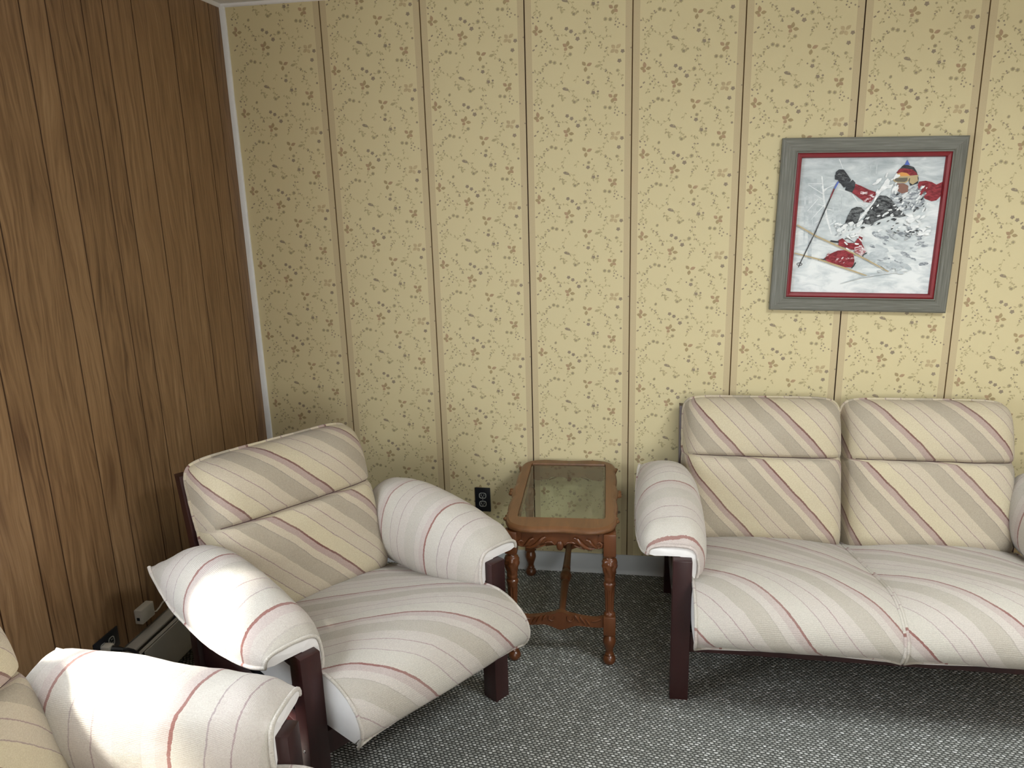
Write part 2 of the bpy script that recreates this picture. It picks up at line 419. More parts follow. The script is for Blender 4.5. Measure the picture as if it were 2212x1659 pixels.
def vine(pts, w=6.5, ci=6, leaves=True):
    P = []
    n = len(pts)
    for i in range(n-1):
        p0 = pts[max(i-1, 0)]; p1 = pts[i]; p2 = pts[i+1]; p3 = pts[min(i+2, n-1)]
        for k in range(4):
            t = k/4
            P.append(tuple(0.5*((2*p1[a])+(-p0[a]+p2[a])*t+(2*p0[a]-5*p1[a]+4*p2[a]-p3[a])*t*t+(-p0[a]+3*p1[a]-3*p2[a]+p3[a])*t**3) for a in (0, 1)))
    P.append(pts[-1])
    for i in range(len(P)-1):
        dx, dy = P[i+1][0]-P[i][0], P[i+1][1]-P[i][1]; l = math.hypot(dx, dy) or 1
        nx, ny = -dy/l*w/2, dx/l*w/2
        T([(P[i][0]-nx, P[i][1]-ny), (P[i+1][0]-nx, P[i+1][1]-ny), (P[i+1][0]+nx, P[i+1][1]+ny), (P[i][0]+nx, P[i][1]+ny)], ci, 0)
        if leaves and i % 2 == 0:
            s = 1 if (i//2) % 2 else -1
            a = math.atan2(dy, dx) + s*0.9
            ll = 34 + (i*7) % 18
            T(leaf(P[i][0], P[i][1], P[i][0]+math.cos(a)*ll, P[i][1]+math.sin(a)*ll, 9), 5, 1)
for v in ([(320, 370), (400, 460), (470, 550), (555, 632)], [(385, 195), (455, 230), (500, 300), (555, 370), (580, 430)],
          [(955, 165), (985, 280), (1040, 375), (1120, 425), (1220, 430), (1300, 405)], [(440, 740), (375, 820), (330, 870), (245, 850)],
          [(380, 950), (350, 1050), (320, 1150), (325, 1280)], [(310, 1060), (400, 1010), (450, 1000)], [(700, 1110), (785, 1135), (830, 1230), (875, 1265)],
          [(1230, 560), (1245, 650), (1200, 730), (1150, 790), (1210, 870), (1285, 915), (1270, 1010), (1250, 1080)],
          [(1390, 885), (1435, 950), (1468, 1002)], [(665, 870), (645, 1000), (560, 1068), (480, 1055)], [(850, 930), (835, 1030)],
          [(1065, 1000), (1085, 1080), (1090, 1150)], [(1320, 130), (1370, 200)], [(260, 10), (262, 110)], [(290, 50), (340, 85)],
          [(760, 10), (780, 95)], [(575, 0), (620, 30), (635, 70)], [(600, 1150), (640, 1200), (685, 1255)], [(355, 1240), (400, 1270)],
          [(985, 1275), (1040, 1265)], [(1300, 1040), (1335, 1110), (1340, 1190)], [(660, 600), (690, 650), (700, 700)], [(700, 790), (740, 800)],
          [(1010, 470), (990, 500), (965, 545)], [(940, 580), (960, 620)], [(1200, 300), (1245, 335)], [(1175, 570), (1150, 540)], [(540, 560), (555, 545)],
          [(900, 70), (990, 75)], [(1000, 0), (1060, 10), (1120, 40)], [(920, 340), (860, 390)], [(330, 580), (345, 640)], [(1120, 1200), (1160, 1245)], [(620, 385), (700, 350)]):
    vine(v)

PHASE = [0.207, 0.041, 0.20, 0.142, 0.303, 0.160, 0.188, 0.036, 0.12, 0.25]
wp_cols = [None, (0.36, 0.275, 0.145), (0.385, 0.265, 0.155), (0.46, 0.36, 0.205), (0.28, 0.225, 0.155), (0.40, 0.335, 0.185), (0.47, 0.40, 0.22)]
wp_mats = [M['wallpaper']] + [plain('print_%s' % n, c, 0.75, 0.25, 0.10, 60) for n, c in zip(('leaf_brown', 'leaf_russet', 'leaf_pale', 'blossom', 'blossom_pale', 'stem'), wp_cols[1:])]
M['groove'] = plain('groove_dark', (0.14, 0.085, 0.035), 0.8, 0.2)
M['groove_joint'] = plain('groove_joint', (0.045, 0.022, 0.01), 0.8, 0.2)
wp_mats += [M['groove'], M['groove_joint']]

def clip_poly(poly, ax, lo, hi):
    for sgn, lim in ((1, lo), (-1, -hi)):
        out = []
        n = len(poly)
        for i in range(n):
            a, b_ = poly[i], poly[(i+1) % n]
            da, db = sgn*a[ax]-lim, sgn*b_[ax]-lim
            if da >= 0: out.append(a)
            if (da >= 0) != (db >= 0):
                t = da/(da-db); out.append((a[0]+(b_[0]-a[0])*t, a[1]+(b_[1]-a[1])*t))
        poly = out
        if len(poly) < 3: return []
    return poly

def back_wall():
    V = []; F = []; MI = []; AT = []
    def quad(pts, mi, at):
        b_ = len(V); V.extend(pts); F.append([b_+i for i in range(len(pts))]); MI.append(mi); AT.append(at)
    gw = 0.0022
    gs = [g for g in GROOVES if 0.02 < g < XR-0.02]
    edges = [0.0] + gs + [XR]
    for k in range(len(edges)-1):
        a, b_ = edges[k], edges[k+1]
        ga = a + (gw if k > 0 else 0); gb = b_ - (gw if k < len(edges)-2 else 0)
        bw = 0.0245
        cuts = [ga, min(ga+bw, gb) if k > 0 else ga, max(gb-bw, ga) if k < len(edges)-2 else gb, gb]
        for i, at in ((0, 1.0), (1, 0.0), (2, 1.0)):
            if cuts[i+1]-cuts[i] > 1e-5:
                quad([(cuts[i], 0, 0), (cuts[i+1], 0, 0), (cuts[i+1], 0, H), (cuts[i], 0, H)], 0, at)
        if k < len(edges)-2:
            joint = (k % 3 == 2)
            w2 = gw*(1.25 if joint else 0.8)
            mi = 8 if joint else 7
            quad([(gb, 0, 0), (b_, 0.004, 0), (b_, 0.004, H), (gb, 0, H)], mi, 0)
            quad([(b_, 0.004, 0), (b_+gw, 0, 0), (b_+gw, 0, H), (b_, 0.004, H)], mi, 0)
            if joint: pass
    # printed motifs
    for k in range(-1, 9):
        x0 = GROOVES[k+1]-0.4064 if k+1 < len(GROOVES) else 0
        x0 = 0.4208 + 0.4064*(k-1) if k >= 0 else None
        if x0 is None or x0 > XR: continue
        ph = PHASE[k]
        for j in range(-1, 9):
            ztop = ph + 0.311*j
            for ti, (poly, ci, ly) in enumerate(TILE):
                pp = [(x0+p[0]*0.4064, ztop - p[1]*0.311) for p in poly]
                zs = [p[1] for p in pp]; xs = [p[0] for p in pp]
                if min(zs) > H or max(zs) < 0.07 or min(xs) > XR or max(xs) < 0.02: continue
                if min(zs) < 0.0 or max(zs) > H: pp = clip_poly(pp, 1, 0.0, H)
                lo, hi = max(x0+0.003, 0.026), min(x0+0.4064-0.003, XR)
                if min(xs) < lo or max(xs) > hi: pp = clip_poly(pp, 0, lo, hi) if pp else pp
                if len(pp) < 3: continue
                yy = -0.0001 - 0.00022*ly - 0.0000011*ti
                quad([(p[0], yy, p[1]) for p in pp], ci, 0.0)
    o = from_data('wall_back', V, F, wp_mats, None, MI, None, False, attr=AT)
    bm = bmesh.new(); bm.from_mesh(o.data)
    for f in bm.faces:
        f.normal_update()
        if f.normal.y > 0: f.normal_flip()
    bm.to_mesh(o.data); bm.free()
    return struct(o)
back_wall()

LG = [-0.087, -0.189, -0.360, -0.580, -0.731, -0.829, -0.982, -1.084, -1.286, -1.378, -1.53, -1.68, -1.83, -1.99, -2.08, -2.25, -2.41, -2.50, -2.66, -2.80, -2.95, -3.1, -3.3, -3.42, -3.6, -3.75, -3.9, -4.1, -4.25, -4.4, -4.6, -4.75, -4.9]
WY0, WY1, WZ0, WZ1 = -2.58, -1.60, 0.72, 1.80      # window opening in the left wall
def grooved_wall(name, ys, axis, pos, sign, length_end, openings, mat, groove_mat, dark_every=(2, 5)):
    V = []; F = []; MI = []; AT = []
    def P(a, d, z): return (pos+sign*d, a, z) if axis == 'x' else (a, pos+sign*d, z)
    def quad(a0, d0, a1, d1, z0, z1, mi, at):
        b_ = len(V); V.extend([P(a0, d0, z0), P(a1, d1, z0), P(a1, d1, z1), P(a0, d0, z1)]); F.append([b_, b_+1, b_+2, b_+3]); MI.append(mi); AT.append(at)
    rr = random.Random(3)
    edges = [0.0 if axis == 'x' else 0.0] + ys + [length_end]
    for k in range(len(edges)-1):
        a, b_ = edges[k], edges[k+1]
        g = 0.0024
        sg = -1 if b_ < a else 1
        a2 = a + sg*(g if k else 0); b2 = b_ - sg*(g if k < len(edges)-2 else 0)
        at = rr.random()
        segs = [(a2, b2, 0.0, H)]
        for (o0, o1, oz0, oz1) in openings:
            new = []
            for (s0, s1, z0, z1) in segs:
                lo, hi = min(s0, s1), max(s0, s1)
                if hi <= o0 or lo >= o1: new.append((s0, s1, z0, z1)); continue
                if lo < o0: new.append((lo, o0, z0, z1))
                if hi > o1: new.append((o1, hi, z0, z1))
                ll, hh = max(lo, o0), min(hi, o1)
                new.append((ll, hh, z0, oz0)); new.append((ll, hh, oz1, z1))
            segs = new
        for (s0, s1, z0, z1) in segs: quad(s0, 0, s1, 0, z0, z1, 0, at)
        if k < len(edges)-2:
            c = b_
            zz = [(0, H)]
            for (o0, o1, oz0, oz1) in openings:
                if o0 < c < o1: zz = [(0, oz0), (oz1, H)]
            for z0, z1 in zz:
                quad(b2, 0, c, -0.004, z0, z1, 1, at); quad(c, -0.004, b_+sg*g, 0, z0, z1, 1, at)
    return struct(from_data(name, V, F, [mat, groove_mat], None, MI, None, False, attr=AT))
M['panel_groove'] = plain('panel_groove_dark', (0.060, 0.030, 0.013), 0.7, 0.2)
grooved_wall('wall_left', LG, 'x', 0.0, 1, YF, [(WY0, WY1, WZ0, WZ1)], M['panelling'], M['panel_groove'])
grooved_wall('wall_right', [-0.2*i for i in range(1, 25)], 'x', XR, -1, YF, [], M['panelling'], M['panel_groove'])
FX0, FX1, FZ0, FZ1 = 1.75, 3.75, 0.80, 2.10
grooved_wall('wall_front', [0.3*i for i in range(1, 15)], 'y', YF, 1, XR, [(FX0, FX1, FZ0, FZ1)], M['panelling'], M['panel_groove'])

b = MB(); b.box(-0.12, XR+0.12, YF-0.12, 0.12, -0.06, 0.0); struct(b.build('floor', M['carpet'], smooth=False))
SX0, SX1, SY0, SY1 = 2.62, 3.38, -2.38, -1.62        # skylight opening
V = []; F = []
for z in (H, H+0.06):
    V += [(-0.12, YF-0.12, z), (XR+0.12, YF-0.12, z), (XR+0.12, 0.12, z), (-0.12, 0.12, z), (SX0, SY0, z), (SX1, SY0, z), (SX1, SY1, z), (SX0, SY1, z)]
for k in range(4):
    k2 = (k+1) % 4
    F += [[k, k2, 4+k2, 4+k], [8+k, 12+k, 12+k2, 8+k2], [4+k, 4+k2, 12+k2, 12+k], [k, 8+k, 8+k2, k2]]
struct(from_data('ceiling', V, F, M['ceiling'], smooth=False))
b = MB()
for x0, x1, y0, y1 in ((SX0+0.001, SX0+0.035, SY0+0.001, SY1-0.001), (SX1-0.035, SX1-0.001, SY0+0.001, SY1-0.001), (SX0+0.035, SX1-0.035, SY0+0.001, SY0+0.035), (SX0+0.035, SX1-0.035, SY1-0.035, SY1-0.001)):
    b.box(x0, x1, y0, y1, H+0.002, H+0.07, 0.002)
w3 = struct(b.build('window_3', M['white_trim']))
b = MB(); b.box(SX0+0.035, SX1-0.035, SY0+0.035, SY1-0.035, H+0.045, H+0.050); b.build('window_pane', M['pane'], w3, smooth=False)
# cove bead where ceiling meets the walls
b = MB()
prof = [(0, 0), (0.012, 0), (0.010, -0.006), (0.004, -0.011), (0, -0.012)]
vs_ = [(x, 0.0-p[0], H+p[1]) for x in (0.0, XR) for p in prof]
b.add(vs_, [[i, i+1, i+6, i+5] for i in range(4)])
vs_ = [(p[0], y, H+p[1]) for y in (0.0, YF) for p in prof]
b.add(vs_, [[i, i+1, i+6, i+5] for i in range(4)])
struct(b.build('trim_1', M['ceiling']))

# white wavy corner strip
V = []; F = []
nz = 60
for i in range(nz+1):
    z = H*i/nz
    w = 0.024 + 0.0016*noise.noise(Vector((0, 0, z*7))) + 0.001*noise.noise(Vector((3, 0, z*25))) + 0.0025*(1-z/H)
    V += [(0.0005, -0.0005, z), (0.0005, -0.007, z), (w-0.003, -0.008, z), (w, -0.005, z), (w, 0.0, z)]
for i in range(nz):
    for k in range(4):
        a = i*5+k; F.append([a, a+1, a+6, a+5])
struct(from_data('trim_2', V, F, M['white_trim'], angle=50))

# baseboard of the back wall (coved)
prof = [(0.0005, 0.088), (0.006, 0.087), (0.008, 0.083), (0.008, 0.02), (0.011, 0.008), (0.016, 0.0)]
V = [(x, -p[0], p[1]) for x in (0.0, XR) for p in prof]
struct(from_data('baseboard_back', V, [[i, i+1, i+7, i+6] for i in range(5)], M['baseboard'], angle=60))

# ------------------------------------------------------------------ windows out of frame
def window(name, axis, pos, a0, a1, z0, z1, out, sill_mat):
    b = MB()
    def bx(p0, p1, d0, d1, za, zb, bev=0.003):
        dd0, dd1 = sorted((pos+out*d0, pos+out*d1))
        if axis == 'x': b.box(dd0, dd1, min(p0, p1), max(p0, p1), za, zb, bev)
        else: b.box(min(p0, p1), max(p0, p1), dd0, dd1, za, zb, bev)
    f = 0.05
    # frame in the wall's thickness
    bx(a0, a0+f, 0.0, 0.10, z0, z1); bx(a1-f, a1, 0.0, 0.10, z0, z1)
    bx(a0+f, a1-f, 0.0, 0.10, z1-f, z1); bx(a0+f, a1-f, 0.0, 0.10, z0, z0+f)
    bx(a0+f, a1-f, 0.03, 0.06, (z0+z1)/2-0.018, (z0+z1)/2+0.018)
    # casing on the room side
    c = 0.06
    bx(a0-c, a0, -0.016, -0.0005, z0-0.0, z1+c); bx(a1, a1+c, -0.016, -0.0005, z0, z1+c); bx(a0, a1, -0.016, -0.0005, z1, z1+c)
    fr = b.build(name, sill_mat, angle=30)
    struct(fr)
    b = MB()
    bx(a0-c, a1+c-0.015, -0.045, -0.0005, z0-0.026, z0)
    bx(a0-c+0.02, a1+c-0.025, -0.014, -0.0005, z0-0.085, z0-0.026)
    b.build('window_sill', sill_mat, fr)
    b = MB()
    bx(a0+f, a1-f, 0.044, 0.048, z0+f, z1-f, 0)
    b.build('window_pane', M['pane'], fr)
    return fr
window('window_1', 'x', 0.0, WY0, WY1, WZ0, WZ1, -1, M['sill_wood'])
window('window_2', 'y', YF, FX0, FX1, FZ0, FZ1, -1, M['sill_wood'])

# ------------------------------------------------------------------ upholstered furniture
def catmull(pts, n):
    """resample a polyline through pts with n points, roughly even arc length"""
    P = [Vector(p) for p in pts]; out = []
    K = len(P)
    for i in range(K-1):
        p0, p1, p2, p3 = P[max(i-1, 0)], P[i], P[i+1], P[min(i+2, K-1)]
        for k in range(12):
            t = k/12
            out.append(0.5*((2*p1)+(-p0+p2)*t+(2*p0-5*p1+4*p2-p3)*t*t+(-p0+3*p1-3*p2+p3)*t**3))
    out.append(P[-1])
    d = [0]
    for i in range(1, len(out)): d.append(d[-1]+(out[i]-out[i-1]).length)
    res = []; j = 0
    for i in range(n):
        s = d[-1]*i/(n-1)
        while j < len(d)-2 and d[j+1] < s: j += 1
        t = (s-d[j])/max(1e-9, d[j+1]-d[j]); res.append(out[j].lerp(out[j+1], min(1, max(0, t))))
    return res, d[-1]

def ring_loft(name, rings, uvs, seg_mat, mats, parent, cap0=1, cap1=1, angle=55, wr=0.0, seed=0, nowr=()):
    """rings: list of closed rings (same count); uvs per vertex; seg_mat[k] material of the strip between k and k+1"""
    V = []; F = []; MI = []; UV = []
    n = len(rings[0])
    for i, r in enumerate(rings):
        for k, p in enumerate(r):
            p = Vector(p)
            if wr and k not in nowr:
                q = p*9 + Vector((seed*3.1, seed*1.7, 0))
                d = noise.noise(q)*wr + noise.noise(q*2.7)*wr*0.4
                p = p + Vector((0, -0.5*d, d))
            V.append(p)
    for i in range(len(rings)-1):
        for k in range(n):
            k2 = (k+1) % n
            a, b_, c, d = i*n+k, i*n+k2, (i+1)*n+k2, (i+1)*n+k
            F.append([a, b_, c, d]); MI.append(seg_mat[k])
            UV.append([uvs[i][k], uvs[i][k2] if k2 else uvs[i][n], uvs[i+1][k2] if k2 else uvs[i+1][n], uvs[i+1][k]])
    for ci, cm in ((0, cap0), (len(rings)-1, cap1)):
        cen = sum((V[ci*n+k] for k in range(n)), Vector())/n
        V.append(cen); ic = len(V)-1
        for k in range(n):
            k2 = (k+1) % n
            f = [ci*n+k, ci*n+k2, ic]
            if ci == 0: f = f[::-1]
            F.append(f); MI.append(cm); UV.append([(0.1, 0.1)]*3)
    o = from_data(name, V, F, mats, parent, MI, UV, True, angle)
    bm = bmesh.new(); bm.from_mesh(o.data)
    bmesh.ops.remove_doubles(bm, verts=bm.verts, dist=1e-5)
    bmesh.ops.recalc_face_normals(bm, faces=bm.faces)
    bm.to_mesh(o.data); bm.free()
    o.data.set_sharp_from_angle(angle=math.radians(angle))
    return o

def welt(parent, pts, uvs, rad, mat, label=None):
    """piping cord that follows pts, with the stripe phase of the edge"""
    V = []; F = []; UV = []
    n = 8; Np = len(pts); pts = [Vector(p) for p in pts]
    nrm = None; fr = []
    for i, p in enumerate(pts):
        t = (pts[min(i+1, Np-1)]-pts[max(i-1, 0)])
        t = t.normalized() if t.length > 1e-9 else Vector((0, 0, 1))
        if nrm is None:
            a = Vector((0, 0, 1)) if abs(t.z) < 0.9 else Vector((1, 0, 0)); nrm = t.cross(a).normalized()
        nrm = (nrm-t*nrm.dot(t)).normalized(); bn = t.cross(nrm)
        rr = rad*(1+0.18*noise.noise(p*60))
        for k in range(n):
            a = 2*PI*k/n; V.append(p+nrm*math.cos(a)*rr+bn*math.sin(a)*rr)
    for i in range(Np-1):
        for k in range(n):
            k2 = (k+1) % n
            F.append([i*n+k, i*n+k2, (i+1)*n+k2, (i+1)*n+k]); UV.append([uvs[i], uvs[i], uvs[i+1], uvs[i+1]])
    F.append(list(range(n))[::-1]); UV.append([uvs[0]]*n)
    F.append([(Np-1)*n+k for k in range(n)]); UV.append([uvs[-1]]*n)
    return from_data('piping', V, F, mat, parent, None, UV, True, 60)

PER = 0.305
def seat_cushion(parent, cx, hw, frac, seed, prof=None, bulge=0.036, droop=0.014):
    prof = prof or [(0, .63, .305), (0, .52, .330), (0, .40, .356), (0, .22, .394), (0, .08, .424), (0, -.01, .436), (0, -.082, .428), (0, -.136, .402), (0, -.162, .364), (0, -.159, .328), (0, -.138, .299)]
    ns, nt_ = 44, 26
    P, Ltot = catmull(prof, ns)
    phase = -((frac-0.5)*2*hw)/PER + Ltot*0.93/PER
    rings = []; uvs = []
    left = []; right = []; lu = []; ru = []; fr = []; fu = []
    for i, p in enumerate(P):
        s = i/(ns-1)
        t0 = P[max(i-1, 0)]; t1 = P[min(i+1, ns-1)]
        tg = (t1-t0).normalized()
        nv = Vector((0, tg.z, -tg.y))
        endf = min(1.0, (1-s)/0.16)**0.55 * min(1, s/0.05+0.6)
        ring = []; uv = []
        for k in range(nt_+1):
            t = -1+2*k/nt_
            w = (1-abs(t)**2.6)
            x = cx + t*hw
            d = bulge*w*endf
            q = p + nv*d
            z = q.z - droop*(abs(t)**6)*(s > 0.75)*(s-0.75)*4
            q = Vector((x, q.y, z)); ring.append(q)
            vv = s*Ltot
            uv.append(((x-cx)/PER - (vv)*0.93/PER + phase, vv))
        # boxing down the right side, underside, up the left side
        zb = 0.262 if s < 0.6 else 0.262+0.037*(s-0.6)/0.4
        yb = p.y + 0.02
        thick = max(0.0, (p.z - zb))
        if s > 0.86: thick *= max(0.0, (1-s)/0.14)
        for k in (1, 2, 3):
            q = Vector((cx+hw+0.004*math.sin(PI*k/3), p.y + 0.03*(k/3)*(1 if s > .6 else 0)*(1-s)*2, p.z-thick*k/3)); ring.append(q); uv.append((0.1, 0.1))
        for k in range(1, 6):
            t = 1-2*k/6
            q = Vector((cx+hw*t, ring[-1].y if k == 1 else q.y, p.z-thick)); ring.append(q); uv.append((0.1, 0.1))
        for k in (3, 2, 1):
            q = Vector((cx-hw-0.004*math.sin(PI*k/3), p.y + 0.03*(k/3)*(1 if s > .6 else 0)*(1-s)*2, p.z-thick*k/3)); ring.append(q); uv.append((0.1, 0.1))
        uv.append((0.1, 0.1))
        rings.append(ring); uvs.append(uv)
        left.append(ring[0]); right.append(ring[nt_]); lu.append(uv[0]); ru.append(uv[nt_])
        if i == ns-1: fr = ring[:nt_+1]; fu = uv[:nt_+1]
    n = len(rings[0])
    sm = [0]*nt_ + [1]*(n-nt_)
    fm = [M['fabric_worn'], M['lining']]
    o = ring_loft('seat_cushion', rings, uvs, sm, fm, parent, 1, 1, wr=0.004, seed=seed, nowr=set([0]+list(range(nt_, n))))
    path = left[4:] + fr[1:-1] + right[4:][::-1]
    pu = lu[4:] + fu[1:-1] + ru[4:][::-1]
    welt(o, path, pu, 0.0052, M['fabric_worn'])
    return o

def back_cushion(parent, cx, hw, frac, seed, topz=.0):
    # rear plane (edge with the piping) and depth of the wrapped front face
    rear = [(0, .628, .290), (0, .662, .420), (0, .700, .570), (0, .735, .680), (0, .760, .775), (0, .768, .842+topz)]
    ns, nt_ = 64, 30
    P, Lt = catmull(rear, ns)
    rings = []; uvs = []; lp = []; lu = []; rp = []; ru = []; tp = []; tu = []
    s_seam = 0.60
    phase = -((frac-0.5)*2*hw)/PER + (1-s_seam)*Lt*0.93/PER
    for i, p in enumerate(P):
        s = i/(ns-1)
        nv = Vector((0, -0.965, 0.262))
        ring = []; uv = []
        # depth profile along the height
        base = 0.150 - 0.01*s
        endt = (max(0.0, 1-(max(0, (s-0.72))/0.28)**2.6))**0.5
        endb = (max(0.0, 1-(max(0, (0.12-s))/0.12)**2))**0.5*0.6+0.4
        seam = 1-0.16*math.exp(-((s-s_seam)/0.012)**2) - 0.05*math.exp(-((s-s_seam)/0.05)**2)
        lobes = 0.008*math.sin(PI*min(1, max(0, s/s_seam))) if s < s_seam else 0.010*math.sin(PI*(s-s_seam)/(1-s_seam))
        for k in range(nt_+1):
            t = -1+2*k/nt_
            t = math.copysign(abs(t)**0.8, t)
            w = max(0.0, 1-abs(t)**10)**0.45
            wd = 1-abs(t)**2.5
            d = (base*w + (lobes+0.014)*wd)*seam*endt*endb
            x = cx + t*(hw - 0.006*(1-endt) - 0.018*max(0, (s-0.88)/0.12)**3 - 0.002*math.exp(-((s-s_seam)/0.02)**2))
            q = p + nv*d; q = Vector((x, q.y, q.z - 0.013*max(0, (s-0.8)/0.2)**2*abs(t)**9)); ring.append(q)
            vv = (1-s)*Lt
            side = (1-w)*0.10*(1 if t > 0 else -1)
            off = 0.19 if s > s_seam else 0.0
            uv.append(((x-cx+side)/PER - vv*0.93/PER + phase + off, vv))
        # flat lining on the rear
        for k in range(1, 8):
            t = 1-2*k/8
            ee = ring[nt_].x-cx; q = Vector((cx+ee*t, p.y+0.006, p.z - 0.013*max(0, (s-0.8)/0.2)**2*abs(t)**9)); ring.append(q); uv.append((0.1, 0.1))
        uv.append((0.1, 0.1))
        rings.append(ring); uvs.append(uv)
        lp.append(ring[0]); lu.append(uv[0]); rp.append(ring[nt_]); ru.append(uv[nt_])
        if i == ns-1: tp = ring[:nt_+1]; tu = uv[:nt_+1]
    n = len(rings[0])
    o = ring_loft('back_cushion', rings, uvs, [0]*nt_+[1]*(n-nt_), [M['fabric'], M['lining']], parent, 1, 1, angle=75, wr=0.003, seed=seed, nowr=set([0]+list(range(nt_, n))))
    # stitched seam under the headrest roll
    i = int(round(s_seam*(ns-1)))
    sp_ = [Vector(q)+Vector((0, -0.001, 0)) for q in rings[i][2:nt_-1]]
    b = MB(); b.tube(sp_, 0.0022, 6); b.build('seam_cord', M['seam'], o)
    path = lp[3:] + tp[1:-1] + rp[3:][::-1]
    pu = lu[3:] + tu[1:-1] + ru[3:][::-1]
    welt(o, path, pu, 0.0060, M['fabric'])
    return o
M['seam'] = plain('seam_shadow_thread', (0.10, 0.06, 0.06), 0.9, 0.1)

ARM = [
 (.030, [(.140,.512),(.136,.530),(.115,.541),(.080,.545),(.040,.545),(.006,.541),(-.012,.527),(-.019,.498),(-.021,.465),(-.018,.440),(-.012,.425)]),
 (.100, [(.162,.500),(.160,.535),(.136,.574),(.095,.592),(.045,.594),(.000,.582),(-.030,.552),(-.047,.505),(-.049,.455),(-.037,.405),(-.015,.380)]),
 (.280, [(.178,.488),(.178,.535),(.152,.593),(.103,.630),(.045,.636),(-.010,.614),(-.045,.564),(-.061,.500),(-.059,.435),(-.043,.385),(-.015,.355)]),
 (.500, [(.180,.505),(.177,.550),(.151,.605),(.103,.641),(.045,.646),(-.008,.624),(-.042,.574),(-.057,.505),(-.053,.435),(-.037,.385),(-.012,.350)]),
 (.620, [(.176,.545),(.165,.575),(.138,.602),(.095,.619),(.045,.619),(.003,.600),(-.022,.555),(-.032,.500),(-.030,.437),(-.022,.38),(-.008,.35)]),
 (.672, [(.172,.565),(.150,.582),(.118,.588),(.085,.586),(.045,.578),(.012,.561),(-.008,.530),(-.013,.485),(-.012,.433),(-.010,.38),(-.005,.35)]),
 (.690, [(.168,.572),(.142,.574),(.112,.571),(.080,.563),(.045,.553),(.015,.538),(-.003,.513),(-.007,.476),(-.007,.43),(-.007,.38),(-.004,.35)])]
def arm_cushion(parent, side, hw, spec, seed, squash=1.0, lift=0.0, sag=0.0):
    """side +1 / -1; hw = x of the post's inner face; spec = (stripe period, phase)"""
    per, phase = spec
    nt_ = 30; ny = 44
    secs = []
    for y, top in ARM:
        S, Ls = catmull([(a*(squash if a > 0.07 else 1.0), y, z + (lift*math.exp(-((y-.03)/.07)**2) - sag*math.exp(-((y-.33)/.22)**2)*max(0, (z-.5)/.13))*(1 if z > .508 and a > -.03 else 0)) for a, z in top], nt_+1)
        secs.append(S)
    cols = [catmull([S[k] for S in secs], ny)[0] for k in range(nt_+1)]
    rings = []; uvs = []
    for i in range(ny):
        s = i/(ny-1)
        ring = []; uv = []; arc = 0
        for k in range(nt_+1):
            q = cols[k][i]
            ring.append(Vector((side*(hw+q.x), q.y, q.z)))
            if k: arc += (cols[k][i]-cols[k-1][i]).length
            uv.append((-side*(q.y-0.12*arc)/per+phase, arc))
        y = ring[0].y
        lip = cols[0][i]; inn = cols[nt_][i]
        z1 = 0.5085
        for a, z in ((-.001, inn.z+(z1-inn.z)*0.35), (-.001, inn.z+(z1-inn.z)*0.7), (-.001, z1), (.03, z1), (.060, z1),
                     (.060+(lip.x-.06)*.35, z1+(lip.z-.004-z1)*.35), (.060+(lip.x-.06)*.7, z1+(lip.z-.006-z1)*.7)):
            ring.append(Vector((side*(hw+a), y, z))); uv.append((0.1, 0.1))
        uv.append((0.1, 0.1))
        rings.append(ring); uvs.append(uv)
    n = len(rings[0])
    o = ring_loft('arm_cushion', rings, uvs, [0]*nt_+[1]*(n-nt_), [M['fabric_arm'], M['lining']], parent, 1, 1, angle=60, wr=0.007, seed=seed, nowr=set([0]+list(range(nt_, n))))
    path = [rings[i][0] for i in range(ny-1, -1, -1)] + [rings[0][k] for k in range(1, nt_+1)]
    pu = [uvs[i][0] for i in range(ny-1, -1, -1)] + [uvs[0][k] for k in range(1, nt_+1)]
    welt(o, path, pu, 0.0055, M['fabric_arm'])
    return o

